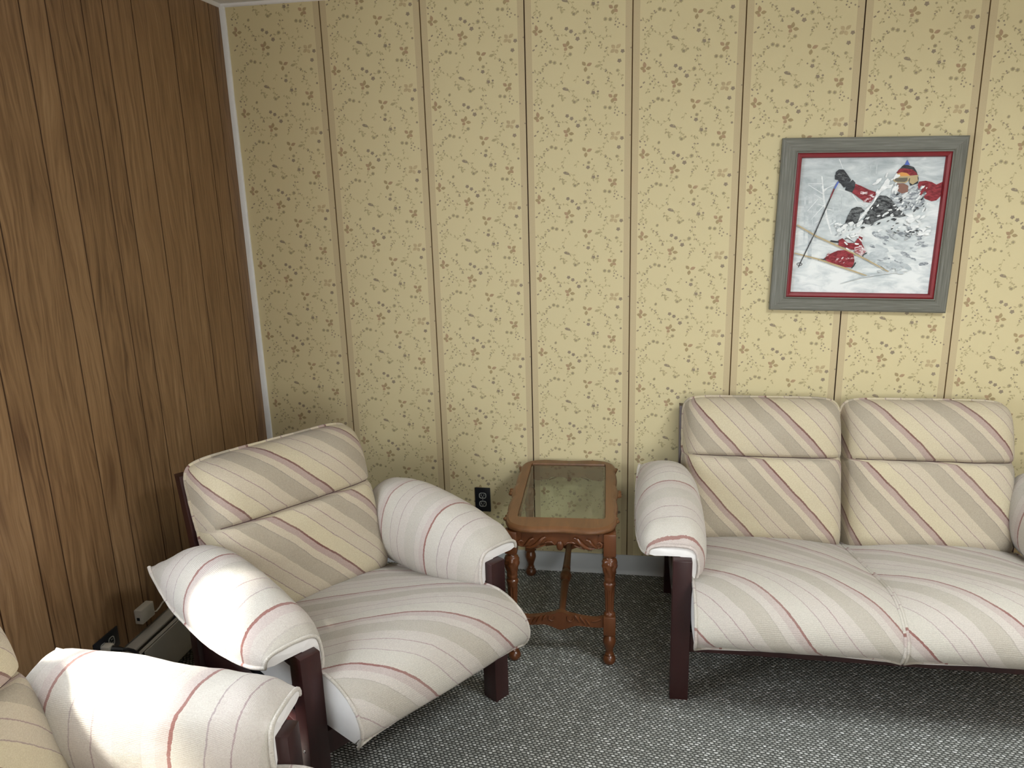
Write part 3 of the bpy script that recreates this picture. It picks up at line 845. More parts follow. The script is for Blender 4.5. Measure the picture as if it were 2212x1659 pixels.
def seating(name, loc, rz, label, cat, ncush, hw, seat_f, back_f, arm_l, arm_r, seed=0, squash=(1, 1), lift=0.0, sag=0.0):
    t = empty(name, loc, rz, label, cat)
    pw = 0.060
    for sx in (-1, 1):
        b = MB(); x0, x1 = sorted((sx*hw, sx*(hw+pw)))
        b.box(x0, x1, 0.0, 0.060, 0.0, 0.507, 0.003)
        lg = b.build('leg', M['frame_wood'], t)
        xo = sx*(hw+pw)
        if True:
            for zz in (0.215, 0.40):
                bb = MB()
                bb.box(min(xo-0.001*sx, xo+0.0015*sx), max(xo-0.001*sx, xo+0.0015*sx), 0.026, 0.034, zz-0.004, zz+0.004, 0.001)
                bb.build('bolt', M['metal'], lg)
        b = MB(); b.box(x0, x1, 0.692, 0.745, 0.0, 0.470, 0.003)
        b.build('leg', M['frame_wood'], t)
        # side boards
        b = MB(); a0, a1 = sorted((sx*(hw+0.018), sx*(hw+0.044)))
        b.box(a0, a1, 0.0605, 0.6895, 0.165, 0.265, 0.002); b.build('side_rail', M['frame_wood'], t)
        b = MB(); a0, a1 = sorted((sx*(hw+0.006), sx*(hw+0.054)))
        b.box(a0, a1, 0.0605, 0.6895, 0.455, 0.505, 0.003); b.build('arm_rail', M['frame_wood'], t)
        # reclined stile of the back frame
        b = MB()
        a0, a1 = sorted((sx*(hw-0.016), sx*(hw+0.012)))
        pr = [(.640, .20), (.690, .20), (.810, .800), (.770, .800)]
        vv = [(x, p[0], p[1]) for x in (a0, a1) for p in pr]
        b.add(vv, [[0, 1, 2, 3], [7, 6, 5, 4], [0, 4, 5, 1], [1, 5, 6, 2], [2, 6, 7, 3], [3, 7, 4, 0]])
        b.build('back_stile', M['frame_wood'], t, smooth=False)
    b = MB(); b.box(-hw, hw, 0.018, 0.046, 0.172, 0.245, 0.003); b.build('front_rail', M['frame_wood'], t)
    b = MB(); b.box(-hw+0.017, hw-0.017, 0.700, 0.728, 0.172, 0.245, 0.003); b.build('rear_rail', M['frame_wood'], t)
    for zz, yy in ((0.36, 0.688), (0.58, 0.744), (0.755, 0.783)):
        b = MB(); b.box(-hw+0.017, hw-0.017, yy+0.002, yy+0.018, zz-0.025, zz+0.025, 0.002); b.build('back_slat', M['frame_wood'], t)
    b = MB(); b.box(-hw, hw, 0.05, 0.69, 0.225, 0.240, 0.0); b.build('seat_deck', M['black_slot'], t)
    wc = 2*hw/ncush
    for i in range(ncush):
        cx = -hw + wc*(i+0.5)
        seat_cushion(t, cx, wc/2-0.004, seat_f[i], seed+i)
        back_cushion(t, cx, wc/2-0.001, back_f[i], seed+5+i)
    arm_cushion(t, -1, hw, arm_l, seed+11, squash[0])
    arm_cushion(t, 1, hw, arm_r, seed+13, squash[1], lift, sag)
    return t

TH = math.atan2(.817, .577)
seating('armchair', (1.046, -1.198, 0), TH,
        'striped armchair set at an angle, between the panelled wall and the carved side table', 'armchair',
        1, 0.312, (0.45,), (0.307,), (0.31, 0.645), (0.25, 0.84), 1)
seating('loveseat', (2.455, -0.850, 0), 0.0,
        'two-seat striped sofa with a dark wooden frame against the floral wall below the skier picture', 'sofa',
        2, 0.598, (0.14, 0.20), (0.48, 0.61), (0.29, 0.86), (0.29, 0.3), 21)
seating('armchair', (0.930, -2.088, 0), math.radians(90.5),
        'striped armchair cropped at the lower left corner, its arm bleached white by sunlight', 'armchair',
        1, 0.312, (0.2,), (0.5,), (0.30, 0.5), (0.32, 0.625), 41, (1, 0.96), 0.006, 0.042)

# ------------------------------------------------------------------ carved side table
TT = empty('side_table', (1.405, -0.366, 0), math.radians(2.4),
           'carved wooden side table with a glass top, standing between the armchair and the sofa', 'side table')
ZT = 0.535
def rrect_wavy(hx, hy, off, n=160):
    pts = []
    for i in range(n):
        a = 2*PI*i/n
        c, s = math.cos(a), math.sin(a)
        e = 7.0
        r = 1.0/((abs(c)/hx)**e + (abs(s)/hy)**e)**(1/e)
        x, y = r*c, r*s
        # serpentine edges
        if abs(y)/hy > abs(x)/hx:
            k = 1 - 0.013*math.cos(2*PI*x/hx*1.0)*(1 if abs(x) < hx*0.85 else 0.2)
            y *= k
        else:
            u = y/hy
            x *= 1 - 0.030*(1-abs(math.cos(2.5*PI*u))**0.6)*(1 if abs(u) < 0.8 else max(0, (0.95-abs(u))/0.15)) + 0.02*math.exp(-(u/0.12)**2)
        l = math.hypot(x, y)
        nx, ny = x/l, y/l
        pts.append((x-nx*off, y-ny*off))
    return pts
def table_frame():
    GX, GY0, GY1 = 0.156, -0.255, 0.292
    n = 160
    def proj_inner(p):
        # matching point on the rectangular opening
        cx, cy = 0, (GY0+GY1)/2; hx, hy = GX, (GY1-GY0)/2
        dx, dy = p[0]/0.20*hx, p[1]/0.345*hy
        s = max(abs(dx)/hx, abs(dy)/hy)
        return (cx+dx/s, cy+dy/s)
    layers = [('i', 0, ZT-0.022), ('i', 0, ZT-0.002), ('i', -0.002, ZT), ('o', 0.016, ZT), ('o', 0.012, ZT-0.0025), ('o', 0.006, ZT-0.004), ('o', 0.001, ZT-0.009), ('o', 0.0, ZT-0.014), ('o', 0.003, ZT-0.020), ('o', 0.010, ZT-0.024), ('o', 0.030, ZT-0.024)]
    V = []; F = []
    ref = rrect_wavy(0.202, 0.345, 0)
    for kind, off, z in layers:
        if kind == 'i':
            for p in ref:
                q = proj_inner(p); V.append((q[0]*(1-off*3), q[1]*(1-off*2), z))
        else:
            for q in rrect_wavy(0.202, 0.345, off): V.append((q[0], q[1], z))
    K = len(layers)
    for j in range(K):
        j2 = (j+1) % K
        for i in range(n):
            i2 = (i+1) % n
            F.append([j*n+i, j*n+i2, j2*n+i2, j2*n+i])
    o = from_data('table_top', V, F, M['table_top'], TT, angle=32)
    bm = bmesh.new(); bm.from_mesh(o.data); bmesh.ops.recalc_face_normals(bm, faces=bm.faces); bm.to_mesh(o.data); bm.free()
    # carved shells at the corners and side crests
    for sx in (-1, 1):
        b = MB()
        for sy in (-1, 1):
            b = MB()
            for k in range(3):
                x = sx*(0.196-0.004*k); y = sy*(0.255-0.022*k)
                b.tube([(x, y-0.012, ZT-0.010), (x+sx*0.004, y, ZT-0.010), (x, y+0.012, ZT-0.010)], [0.003, 0.007, 0.003], 8)
            b.build('carving', M['table_top'], o)
        b = MB()
        for k in (-1, 0, 1):
            y = k*0.020
            b.tube([(sx*0.203, y-0.011, ZT-0.013), (sx*0.209, y, ZT-0.013), (sx*0.203, y+0.011, ZT-0.013)], [0.003, 0.008, 0.003], 8)
        b.build('carving', M['table_top'], o)
    b = MB(); b.box(-GX+0.0005, GX-0.0005, GY0+0.0005, GY1-0.0005, ZT-0.012, ZT-0.006, 0.0015)
    b.build('glass_panel', M['glass'], TT, smooth=False)
    # rebate that carries the glass
    b = MB()
    for (x0, x1, y0, y1) in ((-GX-0.001, -GX+0.008, GY0, GY1), (GX-0.008, GX+0.001, GY0, GY1), (-GX, GX, GY0-0.001, GY0+0.008), (-GX, GX, GY1-0.008, GY1+0.001)):
        b.box(x0, x1, y0, y1, ZT-0.022, ZT-0.0125)
    b.build('glass_ledge', M['table_wood'], TT)
table_frame()

LEGP = [(0.010, 0.0), (0.017, 0.001), (0.022, 0.008), (0.0235, 0.018), (0.020, 0.028), (0.014, 0.034), (0.0165, 0.039), (0.014, 0.044), (0.013, 0.050), (0.015, 0.060), (0.020, 0.074), (0.0235, 0.088), (0.0225, 0.100), (0.018, 0.112), (0.016, 0.116), (0.0185, 0.120), (0.0185, 0.124)]
LEGP2 = [(0.0185, 0.192), (0.020, 0.198), (0.0185, 0.203), (0.0145, 0.208), (0.0150, 0.215), (0.0160, 0.25), (0.0185, 0.295), (0.0195, 0.304), (0.0215, 0.312), (0.0215, 0.320), (0.0175, 0.325), (0.0200, 0.335), (0.0195, 0.345), (0.0235, 0.362), (0.0285, 0.385), (0.0285, 0.398), (0.0240, 0.410), (0.0160, 0.417), (0.0150, 0.421), (0.0200, 0.425), (0.0200, 0.430)]
def fine(prof, z0=None):
    out = []
    for i in range(len(prof)-1):
        a, b_ = prof[i], prof[i+1]
        for k in range(3): out.append((a[0]+(b_[0]-a[0])*k/3, a[1]+(b_[1]-a[1])*k/3))
    out.append(prof[-1]); return out
def leg_fn(r, z, a):
    if 0.212 < z < 0.298: return r*(1-0.16*abs(math.sin(a*5))**0.7*0+0.0) - 0.0028*(0.5-0.5*math.cos(a*10))
    if 0.335 < z < 0.412:
        k = min(1, (z-0.335)/0.012)*min(1, (0.412-z)/0.012)
        return r*(1 - 0.13*k*abs(math.cos(a*3 + 0.6*math.sin(z*120)))**3 + 0.04*k*math.sin(z*300+a*3))
    return r
for sx in (-1, 1):
    for sy in (-1, 1):
        cx, cy = sx*0.172, sy*0.313
        b = MB()
        b.lathe(fine(LEGP), cx, cy, 36)
        b.box(cx-0.0215, cx+0.0215, cy-0.0215, cy+0.0215, 0.122, 0.194, 0.0025)
        b.lathe(fine(LEGP2), cx, cy, 60, leg_fn)
        b.box(cx-0.0215, cx+0.0215, cy-0.0215, cy+0.0215, 0.428, ZT-0.024, 0.0025)
        b.build('leg', M['table_wood'], TT, angle=45)
def apron(axis, pos, half, face):
    """board with a scalloped lower edge plus carving; axis 'x' runs along x"""
    b = MB(); n = 40
    th = 0.016
    def low(u):   # u -1..1
        a = abs(u)
        return 0.468 - 0.017*(0.5-0.5*math.cos(PI*min(1, max(0, (a-0.42)/0.45)))) + 0.005*max(0, (a-0.9)/0.1) - 0.010*math.exp(-(a/0.09)**2)
    V = []
    for d in (0, th):
        for i in range(n+1):
            u = -1+2*i/n; V.append((u*half, d, low(u)))
        for i in range(n+1):
            u = -1+2*i/n; V.append((u*half, d, ZT-0.0245))
    m_ = n+1; F = []
    for i in range(n):
        F += [[i, i+1, m_+i+1, m_+i], [2*m_+i, 3*m_+i, 3*m_+i+1, 2*m_+i+1], [i, 2*m_+i, 2*m_+i+1, i+1], [m_+i, m_+i+1, 3*m_+i+1, 3*m_+i]]
    F += [[0, m_, 3*m_, 2*m_], [n, 2*m_+n, 3*m_+n, m_+n]]
    s = half/0.150
    def W(p):
        x, d, z = p
        if axis == 'x': return (x, pos+face*(-d), z)
        return (pos+face*(-d), x, z)
    b.add([W(v) for v in V], F)
    c = MB()
    # central oval cabochon
    ov = []
    for j, (sc, dd) in enumerate(((1.0, 0.0), (0.95, 0.005), (0.7, 0.0075), (0.3, 0.0085))):
        for k in range(20):
            a = 2*PI*k/20; ov.append(W((0.0125*sc*math.cos(a), -dd, 0.461+0.0185*sc*math.sin(a))))
    c.add(ov, [[j*20+k, j*20+(k+1) % 20, (j+1)*20+(k+1) % 20, (j+1)*20+k] for j in range(3) for k in range(20)] + [[60+k for k in range(20)]])
    for sx in (-1, 1):
        def S(pts, rads):
            c.tube([W((sx*x*s, -0.001-dd, z)) for x, dd, z in pts], rads, 8)
        S([(0.016, 0, 0.462), (0.028, .002, 0.474), (0.042, .003, 0.476), (0.052, .002, 0.470)], [0.002, 0.0035, 0.004, 0.003])
        S([(0.045, .001, 0.487), (0.052, .003, 0.492), (0.060, .004, 0.488), (0.070, .004, 0.474), (0.085, .004, 0.460), (0.102, .003, 0.452), (0.120, .001, 0.452)], [0.002, 0.004, 0.006, 0.0085, 0.0075, 0.005, 0.002])
        S([(0.088, .001, 0.480), (0.094, .003, 0.486), (0.102, .004, 0.482), (0.112, .004, 0.468), (0.126, .002, 0.456)], [0.002, 0.0045, 0.0055, 0.006, 0.002])
        S([(0.128, .001, 0.472), (0.136, .003, 0.478), (0.145, .003, 0.472), (0.143, .002, 0.460), (0.132, .001, 0.455)], [0.002, 0.004, 0.005, 0.0045, 0.002])
        S([(0.050, .000, 0.462), (0.066, .000, 0.456), (0.085, .000, 0.448)], [0.002, 0.003, 0.002])
        S([(0.132, .000, 0.505), (0.132, .0005, 0.482)], [0.0012, 0.0012])
    c_o = b.build('apron', M['table_wood'], TT, angle=40)
    c.build('carving', M['table_wood'], c_o, angle=60)
apron('x', -0.322, 0.1505, -1)
apron('x', 0.322, 0.1505, 1)
apron('y', -0.181, 0.2915, -1)
apron('y', 0.181, 0.2915, 1)
def end_stretcher(cy, face):
    b = MB(); n = 40; th = 0.020; half = 0.1505
    def hi(u): a = abs(u); return 0.177 + 0.018*math.exp(-(a/0.48)**2) + 0.008*math.exp(-(a/0.13)**4) + 0.010*max(0, (a-0.75)/0.25)**2
    def lo(u): a = abs(u); return 0.146 - 0.015*math.exp(-(a/0.2)**2) + 0.004*math.exp(-((a-0.42)/0.15)**2)
    V = []
    for d in (cy-th/2, cy+th/2):
        for fn in (lo, hi):
            for i in range(n+1):
                u = -1+2*i/n; V.append((u*half, d, fn(u)))
    m_ = n+1; F = []
    for i in range(n):
        F += [[i, i+1, m_+i+1, m_+i], [2*m_+i, 3*m_+i, 3*m_+i+1, 2*m_+i+1], [i, 2*m_+i, 2*m_+i+1, i+1], [m_+i, m_+i+1, 3*m_+i+1, 3*m_+i]]
    F += [[0, m_, 3*m_, 2*m_], [n, 2*m_+n, 3*m_+n, m_+n]]
    b.add(V, F)
    o = b.build('stretcher', M['table_wood'], TT, angle=40)
    yf = cy+face*th/2
    for sx in (-1, 1):
        c = MB()
        def S(pts, rads): c.tube([(sx*x, yf+face*0.001, z) for x, z in pts], rads, 8)
        S([(0.022, 0.186), (0.024, 0.172), (0.034, 0.166), (0.044, 0.174), (0.042, 0.186)], [0.002, 0.003, 0.0035, 0.003, 0.002])
        S([(0.050, 0.192), (0.058, 0.182), (0.066, 0.166)], [0.003, 0.006, 0.003])
        S([(0.068, 0.188), (0.078, 0.174), (0.088, 0.158)], [0.003, 0.006, 0.003])
        S([(0.088, 0.178), (0.098, 0.165), (0.104, 0.152)], [0.002, 0.0045, 0.002])
        S([(0.110, 0.170), (0.125, 0.172), (0.142, 0.180)], [0.002, 0.004, 0.003])
        c.build('carving', M['table_wood'], o, angle=60)
end_stretcher(-0.313, -1)
end_stretcher(0.313, 1)
# long turned stretcher
b = MB()
prof = [(-.303, .0150), (-.285, .0150), (-.270, .0125), (-.20, .0130), (-.08, .0155), (-.055, .0165), (-.045, .0120), (-.03, .0190), (0.0, .0235), (.03, .0190), (.045, .0120), (.055, .0165), (.08, .0155), (.20, .0130), (.270, .0125), (.285, .0150), (.303, .0150)]
pp = []
for i in range(len(prof)-1):
    for k in range(4):
        t = k/4; pp.append((prof[i][0]+(prof[i+1][0]-prof[i][0])*t, prof[i][1]+(prof[i+1][1]-prof[i][1])*t))
pp.append(prof[-1])
b.tube([(0, y, 0.168) for y, r in pp], [r for y, r in pp], 24)
b.build('stretcher', M['table_wood'], TT, angle=50)

# ------------------------------------------------------------------ framed picture of a skier
PC = empty('framed_picture', (2.508, -0.004, 1.494), 0.0,
           'square skier painting in a grey wooden frame with a red inner border, hanging slightly crooked', 'picture')
PC.rotation_euler = (0, math.radians(1.25), 0)
def frame_ring(name, outer, inner, prof, mat, parent):
    """four mitred sides as one moulding: prof = [(t 0 outer..1 inner, depth)]"""
    V = []; F = []
    for t, d in prof:
        h = outer+(inner-outer)*t
        V += [(-h, -d, -h), (h, -d, -h), (h, -d, h), (-h, -d, h)]
    K = len(prof)
    for j in range(K):
        j2 = (j+1) % K
        for i in range(4):
            F.append([j*4+i, j*4+(i+1) % 4, j2*4+(i+1) % 4, j2*4+i])
    o = from_data(name, V, F, mat, parent, smooth=False)
    bm = bmesh.new(); bm.from_mesh(o.data); bmesh.ops.recalc_face_normals(bm, faces=bm.faces); bm.to_mesh(o.data); bm.free()
    return o
def mat_frame():
    mt, nt, b = newmat('grey_washed_wood', 0.6, 0.3)
    tc = N(nt, 'ShaderNodeTexCoord'); ge = N(nt, 'ShaderNodeSeparateXYZ'); L(nt, tc.outputs['Object'], ge.inputs[0])
    vert = math_n(nt, 'GREATER_THAN', math_n(nt, 'ABSOLUTE', ge.outputs[0]), math_n(nt, 'ABSOLUTE', ge.outputs[2]))
    nh = noise_tex(nt, mapping(nt, tc.outputs['Object'], (3, 60, 90)).outputs[0], 3, 4)
    nv = noise_tex(nt, mapping(nt, tc.outputs['Object'], (90, 60, 3)).outputs[0], 3, 4)
    f = mix(nt, vert, nh.outputs['Color'], nv.outputs['Color'])
    bw = N(nt, 'ShaderNodeRGBToBW'); L(nt, f, bw.inputs[0])
    r = ramp(nt, [(0.3, (0.105, 0.103, 0.082)), (0.55, (0.165, 0.163, 0.135)), (0.75, (0.27, 0.268, 0.235))]); L(nt, bw.outputs[0], r.inputs[0])
    L(nt, r.outputs[0], b.inputs['Base Color']); bump(nt, b, bw.outputs[0], 0.2, 0.001)
    return mt
M['frame_grey'] = mat_frame()
M['frame_red'] = plain('red_border', (0.185, 0.012, 0.016), 0.45, 0.4, 0.08, 30)
frame_ring('picture_frame', 0.320, 0.266, [(0, 0.0), (0, 0.020), (0.10, 0.024), (0.85, 0.030), (0.93, 0.036), (1.0, 0.036), (1.0, 0.0)], M['frame_grey'], PC)
frame_ring('red_border', 0.2655, 0.248, [(0, 0.002), (0, 0.033), (0.3, 0.036), (0.8, 0.034), (1.0, 0.026), (1.0, 0.002)], M['frame_red'], PC)

CR = dict(TL=(368, 262), TR=(1568, 250), BR=(1420, 1390), BL=(262, 1370))
def homog(src, dst):
    A = []; B = []
    for (x, y), (u, v) in zip(src, dst):
        A.append([x, y, 1, 0, 0, 0, -u*x, -u*y]); B.append(u)
        A.append([0, 0, 0, x, y, 1, -v*x, -v*y]); B.append(v)
    n = 8
    Mx = [r+[bb] for r, bb in zip(A, B)]
    for i in range(n):
        p = max(range(i, n), key=lambda k: abs(Mx[k][i])); Mx[i], Mx[p] = Mx[p], Mx[i]
        for k in range(n):
            if k != i:
                f = Mx[k][i]/Mx[i][i]
                Mx[k] = [a-f*c for a, c in zip(Mx[k], Mx[i])]
    return [Mx[i][n]/Mx[i][i] for i in range(n)]
HC = homog([CR['TL'], CR['TR'], CR['BR'], CR['BL']], [(-1, 1), (1, 1), (1, -1), (-1, -1)])
def canvas(x, y):
    w = HC[6]*x+HC[7]*y+1
    return ((HC[0]*x+HC[1]*y+HC[2])/w*0.248, (HC[3]*x+HC[4]*y+HC[5])/w*0.248)
def mat_snow():
    mt, nt, b = newmat('painted_snow', 0.55, 0.3)
    tc = N(nt, 'ShaderNodeTexCoord')
    n1 = noise_tex(nt, mapping(nt, tc.outputs['Object'], (5, 1, 16), rot=(0, 0.5, 0)).outputs[0], 2.2, 6, 0.65, 0.8)
    n2 = noise_tex(nt, tc.outputs['Object'], 5, 3)
    sp = N(nt, 'ShaderNodeSeparateXYZ'); L(nt, tc.outputs['Object'], sp.inputs[0])
    f = math_n(nt, 'MULTIPLY_ADD', n2.outputs['Fac'], 0.5, math_n(nt, 'MULTIPLY', n1.outputs['Fac'], 0.6))
    f = math_n(nt, 'ADD', f, math_n(nt, 'MULTIPLY', sp.outputs[2], -0.35))
    r = ramp(nt, [(0.34, (0.33, 0.37, 0.38)), (0.52, (0.52, 0.56, 0.56)), (0.66, (0.74, 0.76, 0.74))]); L(nt, f, r.inputs[0])
    L(nt, r.outputs[0], b.inputs['Base Color'])
    return mt
def brush(name, c0, c1, scale=40):
    mt, nt, b = newmat(name, 0.55, 0.3)
    tc = N(nt, 'ShaderNodeTexCoord')
    n1 = noise_tex(nt, mapping(nt, tc.outputs['Object'], (1, 1, 2.4), rot=(0, 0.6, 0)).outputs[0], scale, 5, 0.65, 0.6)
    r = ramp(nt, [(0.42, c0), (0.62, c1)]); L(nt, n1.outputs['Fac'], r.inputs[0]); L(nt, r.outputs[0], b.inputs['Base Color'])
    return mt
PM = [mat_snow(), brush('paint_charcoal', (0.012, 0.013, 0.015), (0.16, 0.17, 0.17), 60), brush('paint_red', (0.15, 0.010, 0.014), (0.31, 0.035, 0.045), 50),
      brush('paint_black', (0.012, 0.013, 0.016), (0.06, 0.065, 0.07), 40), brush('paint_grey', (0.20, 0.22, 0.24), (0.60, 0.63, 0.63), 55),
      brush('paint_white', (0.66, 0.68, 0.67), (0.84, 0.85, 0.83), 30), plain('paint_ochre', (0.42, 0.32, 0.16), 0.5), plain('paint_orange', (0.62, 0.27, 0.05), 0.5),
      plain('paint_blue', (0.06, 0.11, 0.42), 0.5), plain('paint_skin', (0.22, 0.10, 0.07), 0.6), plain('paint_lens', (0.10, 0.085, 0.05), 0.3),
      brush('paint_fog', (0.42, 0.46, 0.47), (0.58, 0.61, 0.61), 20), brush('paint_snow_red', (0.30, 0.05, 0.06), (0.75, 0.70, 0.70), 70)]
pv = []; pf = []; pm = []
pv += [(-0.249, -0.0200, -0.249), (0.249, -0.0200, -0.249), (0.249, -0.0200, 0.249), (-0.249, -0.0200, 0.249)]; pf.append([0, 1, 2, 3]); pm.append(0)
LY = [0]
def paint(pts, mi):
    LY[0] += 1
    y = -0.0200 - 0.00002*LY[0] - 0.00005
    q = [canvas(*p) for p in pts]
    q = clip_poly(clip_poly(q, 0, -0.2475, 0.2475) or [], 1, -0.2475, 0.2475) if q else []
    if len(q) < 3: return
    b_ = len(pv); pv.extend([(a, y, c) for a, c in q]); pf.append(list(range(b_, b_+len(q)))); pm.append(mi)
def stroke(pts, w, mi):
    for i in range(len(pts)-1):
        (x0, y0), (x1, y1) = pts[i], pts[i+1]
        w0 = w[i] if isinstance(w, list) else w; w1 = w[i+1] if isinstance(w, list) else w
        l = math.hypot(x1-x0, y1-y0) or 1; nx, ny = -(y1-y0)/l, (x1-x0)/l
        LYs = LY[0]
        paint([(x0-nx*w0/2, y0-ny*w0/2), (x1-nx*w1/2, y1-ny*w1/2), (x1+nx*w1/2, y1+ny*w1/2), (x0+nx*w0/2, y0+ny*w0/2)], mi)
        LY[0] = LYs
    LY[0] += 1
rp_ = random.Random(5)
# misty tree trunks
for x, y0, y1, w in ((480, 430, 870, 26), (440, 560, 1100, 34), (395, 560, 940, 14), (490, 700, 950, 20), (540, 400, 560, 12), (630, 640, 860, 14), (680, 640, 860, 10), (1000, 270, 400, 6), (950, 290, 380, 4), (660, 720, 900, 16), (700, 560, 800, 8)):
    stroke([(x, y0), (x-14, y1)], w, 11)
stroke([(535, 410), (550, 600), (575, 760), (612, 890)], [8, 16, 16, 12], 5)
for a, b_ in (((545, 470), (415, 470)), ((548, 560), (420, 480)), ((560, 640), (440, 770)), ((552, 520), (640, 480)), ((560, 610), (470, 560)), ((566, 680), (620, 690)), ((575, 740), (470, 800)), ((500, 600), (410, 700)), ((545, 540), (590, 500)), ((560, 660), (500, 640)), ((590, 820), (650, 780)), ((680, 270), (720, 370)), ((790, 560), (850, 650)), ((850, 640), (900, 670))):
    stroke([a, b_], [7, 3], 5)
# spray of snow: brush dabs
def dabs(n, x0, x1, y0, y1, mi, s0, s1, ang=-0.6):
    for _ in range(n):
        x = rp_.uniform(x0, x1); y = rp_.uniform(y0, y1); s = rp_.uniform(s0, s1); a = ang+rp_.uniform(-.5, .5)
        c, sn = math.cos(a), math.sin(a)
        pts = []
        for k in range(8):
            t = 2*PI*k/8; u = math.cos(t)*s*rp_.uniform(.8, 1.1); v = math.sin(t)*s*0.4*rp_.uniform(.7, 1.2)
            pts.append((x+u*c-v*sn, y+u*sn+v*c))
        paint(pts, mi)
dabs(26, 950, 1400, 800, 1150, 4, 20, 60, 0.1)
dabs(18, 900, 1250, 1000, 1180, 11, 30, 70, 0.2)
# far arm and jacket (right side of the canvas)
paint([(1345, 455), (1400, 448), (1450, 458), (1490, 480), (1545, 455), (1530, 570), (1490, 610), (1450, 618), (1400, 600), (1350, 560), (1320, 510)], 2)
paint([(1120, 540), (1180, 500), (1260, 520), (1330, 470), (1350, 560), (1400, 620), (1340, 690), (1240, 690), (1150, 640), (1100, 580)], 4)
dabs(26, 1100, 1400, 500, 700, 4, 12, 34, -0.7)
dabs(20, 1150, 1400, 540, 720, 1, 8, 22, -0.7)
dabs(22, 1150, 1420, 500, 700, 5, 8, 24, -0.7)
# head: hat, goggles, face
paint([(1160, 470), (1215, 470), (1255, 490), (1250, 540), (1200, 555), (1160, 530)], 9)
paint([(1145, 410), (1165, 375), (1200, 330), (1225, 312), (1300, 335), (1325, 375), (1340, 430), (1335, 470), (1270, 490), (1255, 440)], 3)
paint([(1152, 385), (1180, 350), (1220, 345), (1290, 355), (1325, 385), (1328, 410), (1270, 412), (1240, 385), (1190, 380)], 2)
paint([(1142, 412), (1160, 388), (1200, 378), (1240, 384), (1275, 410), (1230, 412)], 7)
paint([(1270, 420), (1330, 410), (1335, 450), (1290, 480), (1262, 462)], 6)
paint([(1222, 318), (1246, 275), (1268, 318)], 8)
paint([(1128, 425), (1145, 414), (1250, 408), (1338, 400), (1338, 412), (1262, 428), (1255, 450), (1230, 468), (1150, 462), (1130, 450)], 6)
paint([(1142, 428), (1180, 424), (1248, 422), (1246, 446), (1222, 460), (1160, 456), (1140, 446)], 10)
# raised arm, cuff and glove
paint([(805, 470), (860, 490), (920, 520), (992, 545), (965, 590), (940, 630), (890, 622), (830, 580), (775, 540)], 2)
paint([(725, 525), (735, 490), (770, 455), (790, 440), (812, 462), (808, 500), (785, 545)], 3)
paint([(650, 375), (675, 355), (715, 355), (745, 395), (775, 440), (745, 490), (715, 505), (690, 470), (670, 460), (668, 430), (645, 410)], 3)
paint([(660, 400), (680, 378), (720, 380), (745, 410), (740, 450), (700, 440), (680, 410)], 1)
paint([(642, 400), (668, 402), (666, 442), (642, 438)], 3)
dabs(12, 850, 980, 540, 620, 12, 10, 24, -0.3)
# knees
paint([(845, 800), (890, 750), (940, 660), (985, 590), (1020, 568), (1070, 572), (1110, 600), (1150, 650), (1200, 700), (1232, 738), (1180, 752), (1100, 740), (1010, 770), (930, 810)], 1)
paint([(725, 800), (745, 740), (780, 680), (820, 662), (862, 668), (888, 698), (850, 720), (840, 800), (790, 805)], 1)
dabs(26, 860, 1180, 690, 850, 1, 10, 26, -0.45)
dabs(30, 870, 1200, 650, 860, 5, 8, 22, -0.45)
paint([(830, 790), (850, 740), (960, 620), (985, 560), (1040, 480), (1100, 440), (1090, 500), (1020, 545), (960, 640), (880, 740)], 5)
dabs(24, 980, 1160, 400, 540, 5, 14, 34, -0.9)
dabs(26, 640, 860, 790, 900, 5, 14, 34, -0.6)
dabs(12, 640, 800, 790, 900, 4, 8, 18, -0.6)
dabs(22, 1230, 1460, 720, 900, 5, 20, 44, -0.1)
dabs(14, 1080, 1380, 840, 940, 4, 12, 30, 0.1)
dabs(10, 1100, 1330, 850, 900, 1, 6, 16, 0.1)
# boots
paint([(665, 940), (700, 922), (740, 960), (800, 965), (850, 895), (872, 905), (860, 960), (885, 1010), (840, 1010), (790, 1020), (720, 1000), (668, 985)], 2)
dabs(16, 680, 880, 900, 1060, 5, 10, 22, 0.4)
paint([(800, 1000), (860, 985), (900, 1030), (860, 1070), (800, 1040)], 12)
paint([(540, 1095), (590, 1055), (660, 1025), (740, 1020), (790, 1050), (800, 1110), (785, 1165), (700, 1165), (610, 1135)], 2)
dabs(8, 560, 780, 1050, 1150, 12, 10, 20, -0.5)
stroke([(600, 945), (625, 950), (670, 955)], 14, 3); stroke([(495, 1102), (560, 1098)], 10, 3)
stroke([(905, 1045), (880, 1055), (868, 1075)], 9, 3); stroke([(810, 1125), (795, 1150), (775, 1172)], 10, 3); stroke([(720, 930), (740, 920), (800, 960)], 5, 3)
# skis
stroke([(322, 812), (480, 905), (700, 1005), (900, 1100), (1095, 1208)], [10, 12, 12, 12, 7], 6)
stroke([(296, 1045), (500, 1098), (700, 1165), (915, 1240)], [8, 12, 14, 8], 6)
# pole
stroke([(668, 455), (636, 512)], 13, 8)
stroke([(636, 512), (560, 680), (480, 860), (390, 1040), (328, 1165)], [10, 10, 8, 8, 6], 3)
stroke([(632, 515), (600, 590)], 9, 2)
ring_ = [(338+22*math.cos(2*PI*k/16), 1138+11*math.sin(2*PI*k/16)) for k in range(17)]
stroke(ring_, 5, 3)
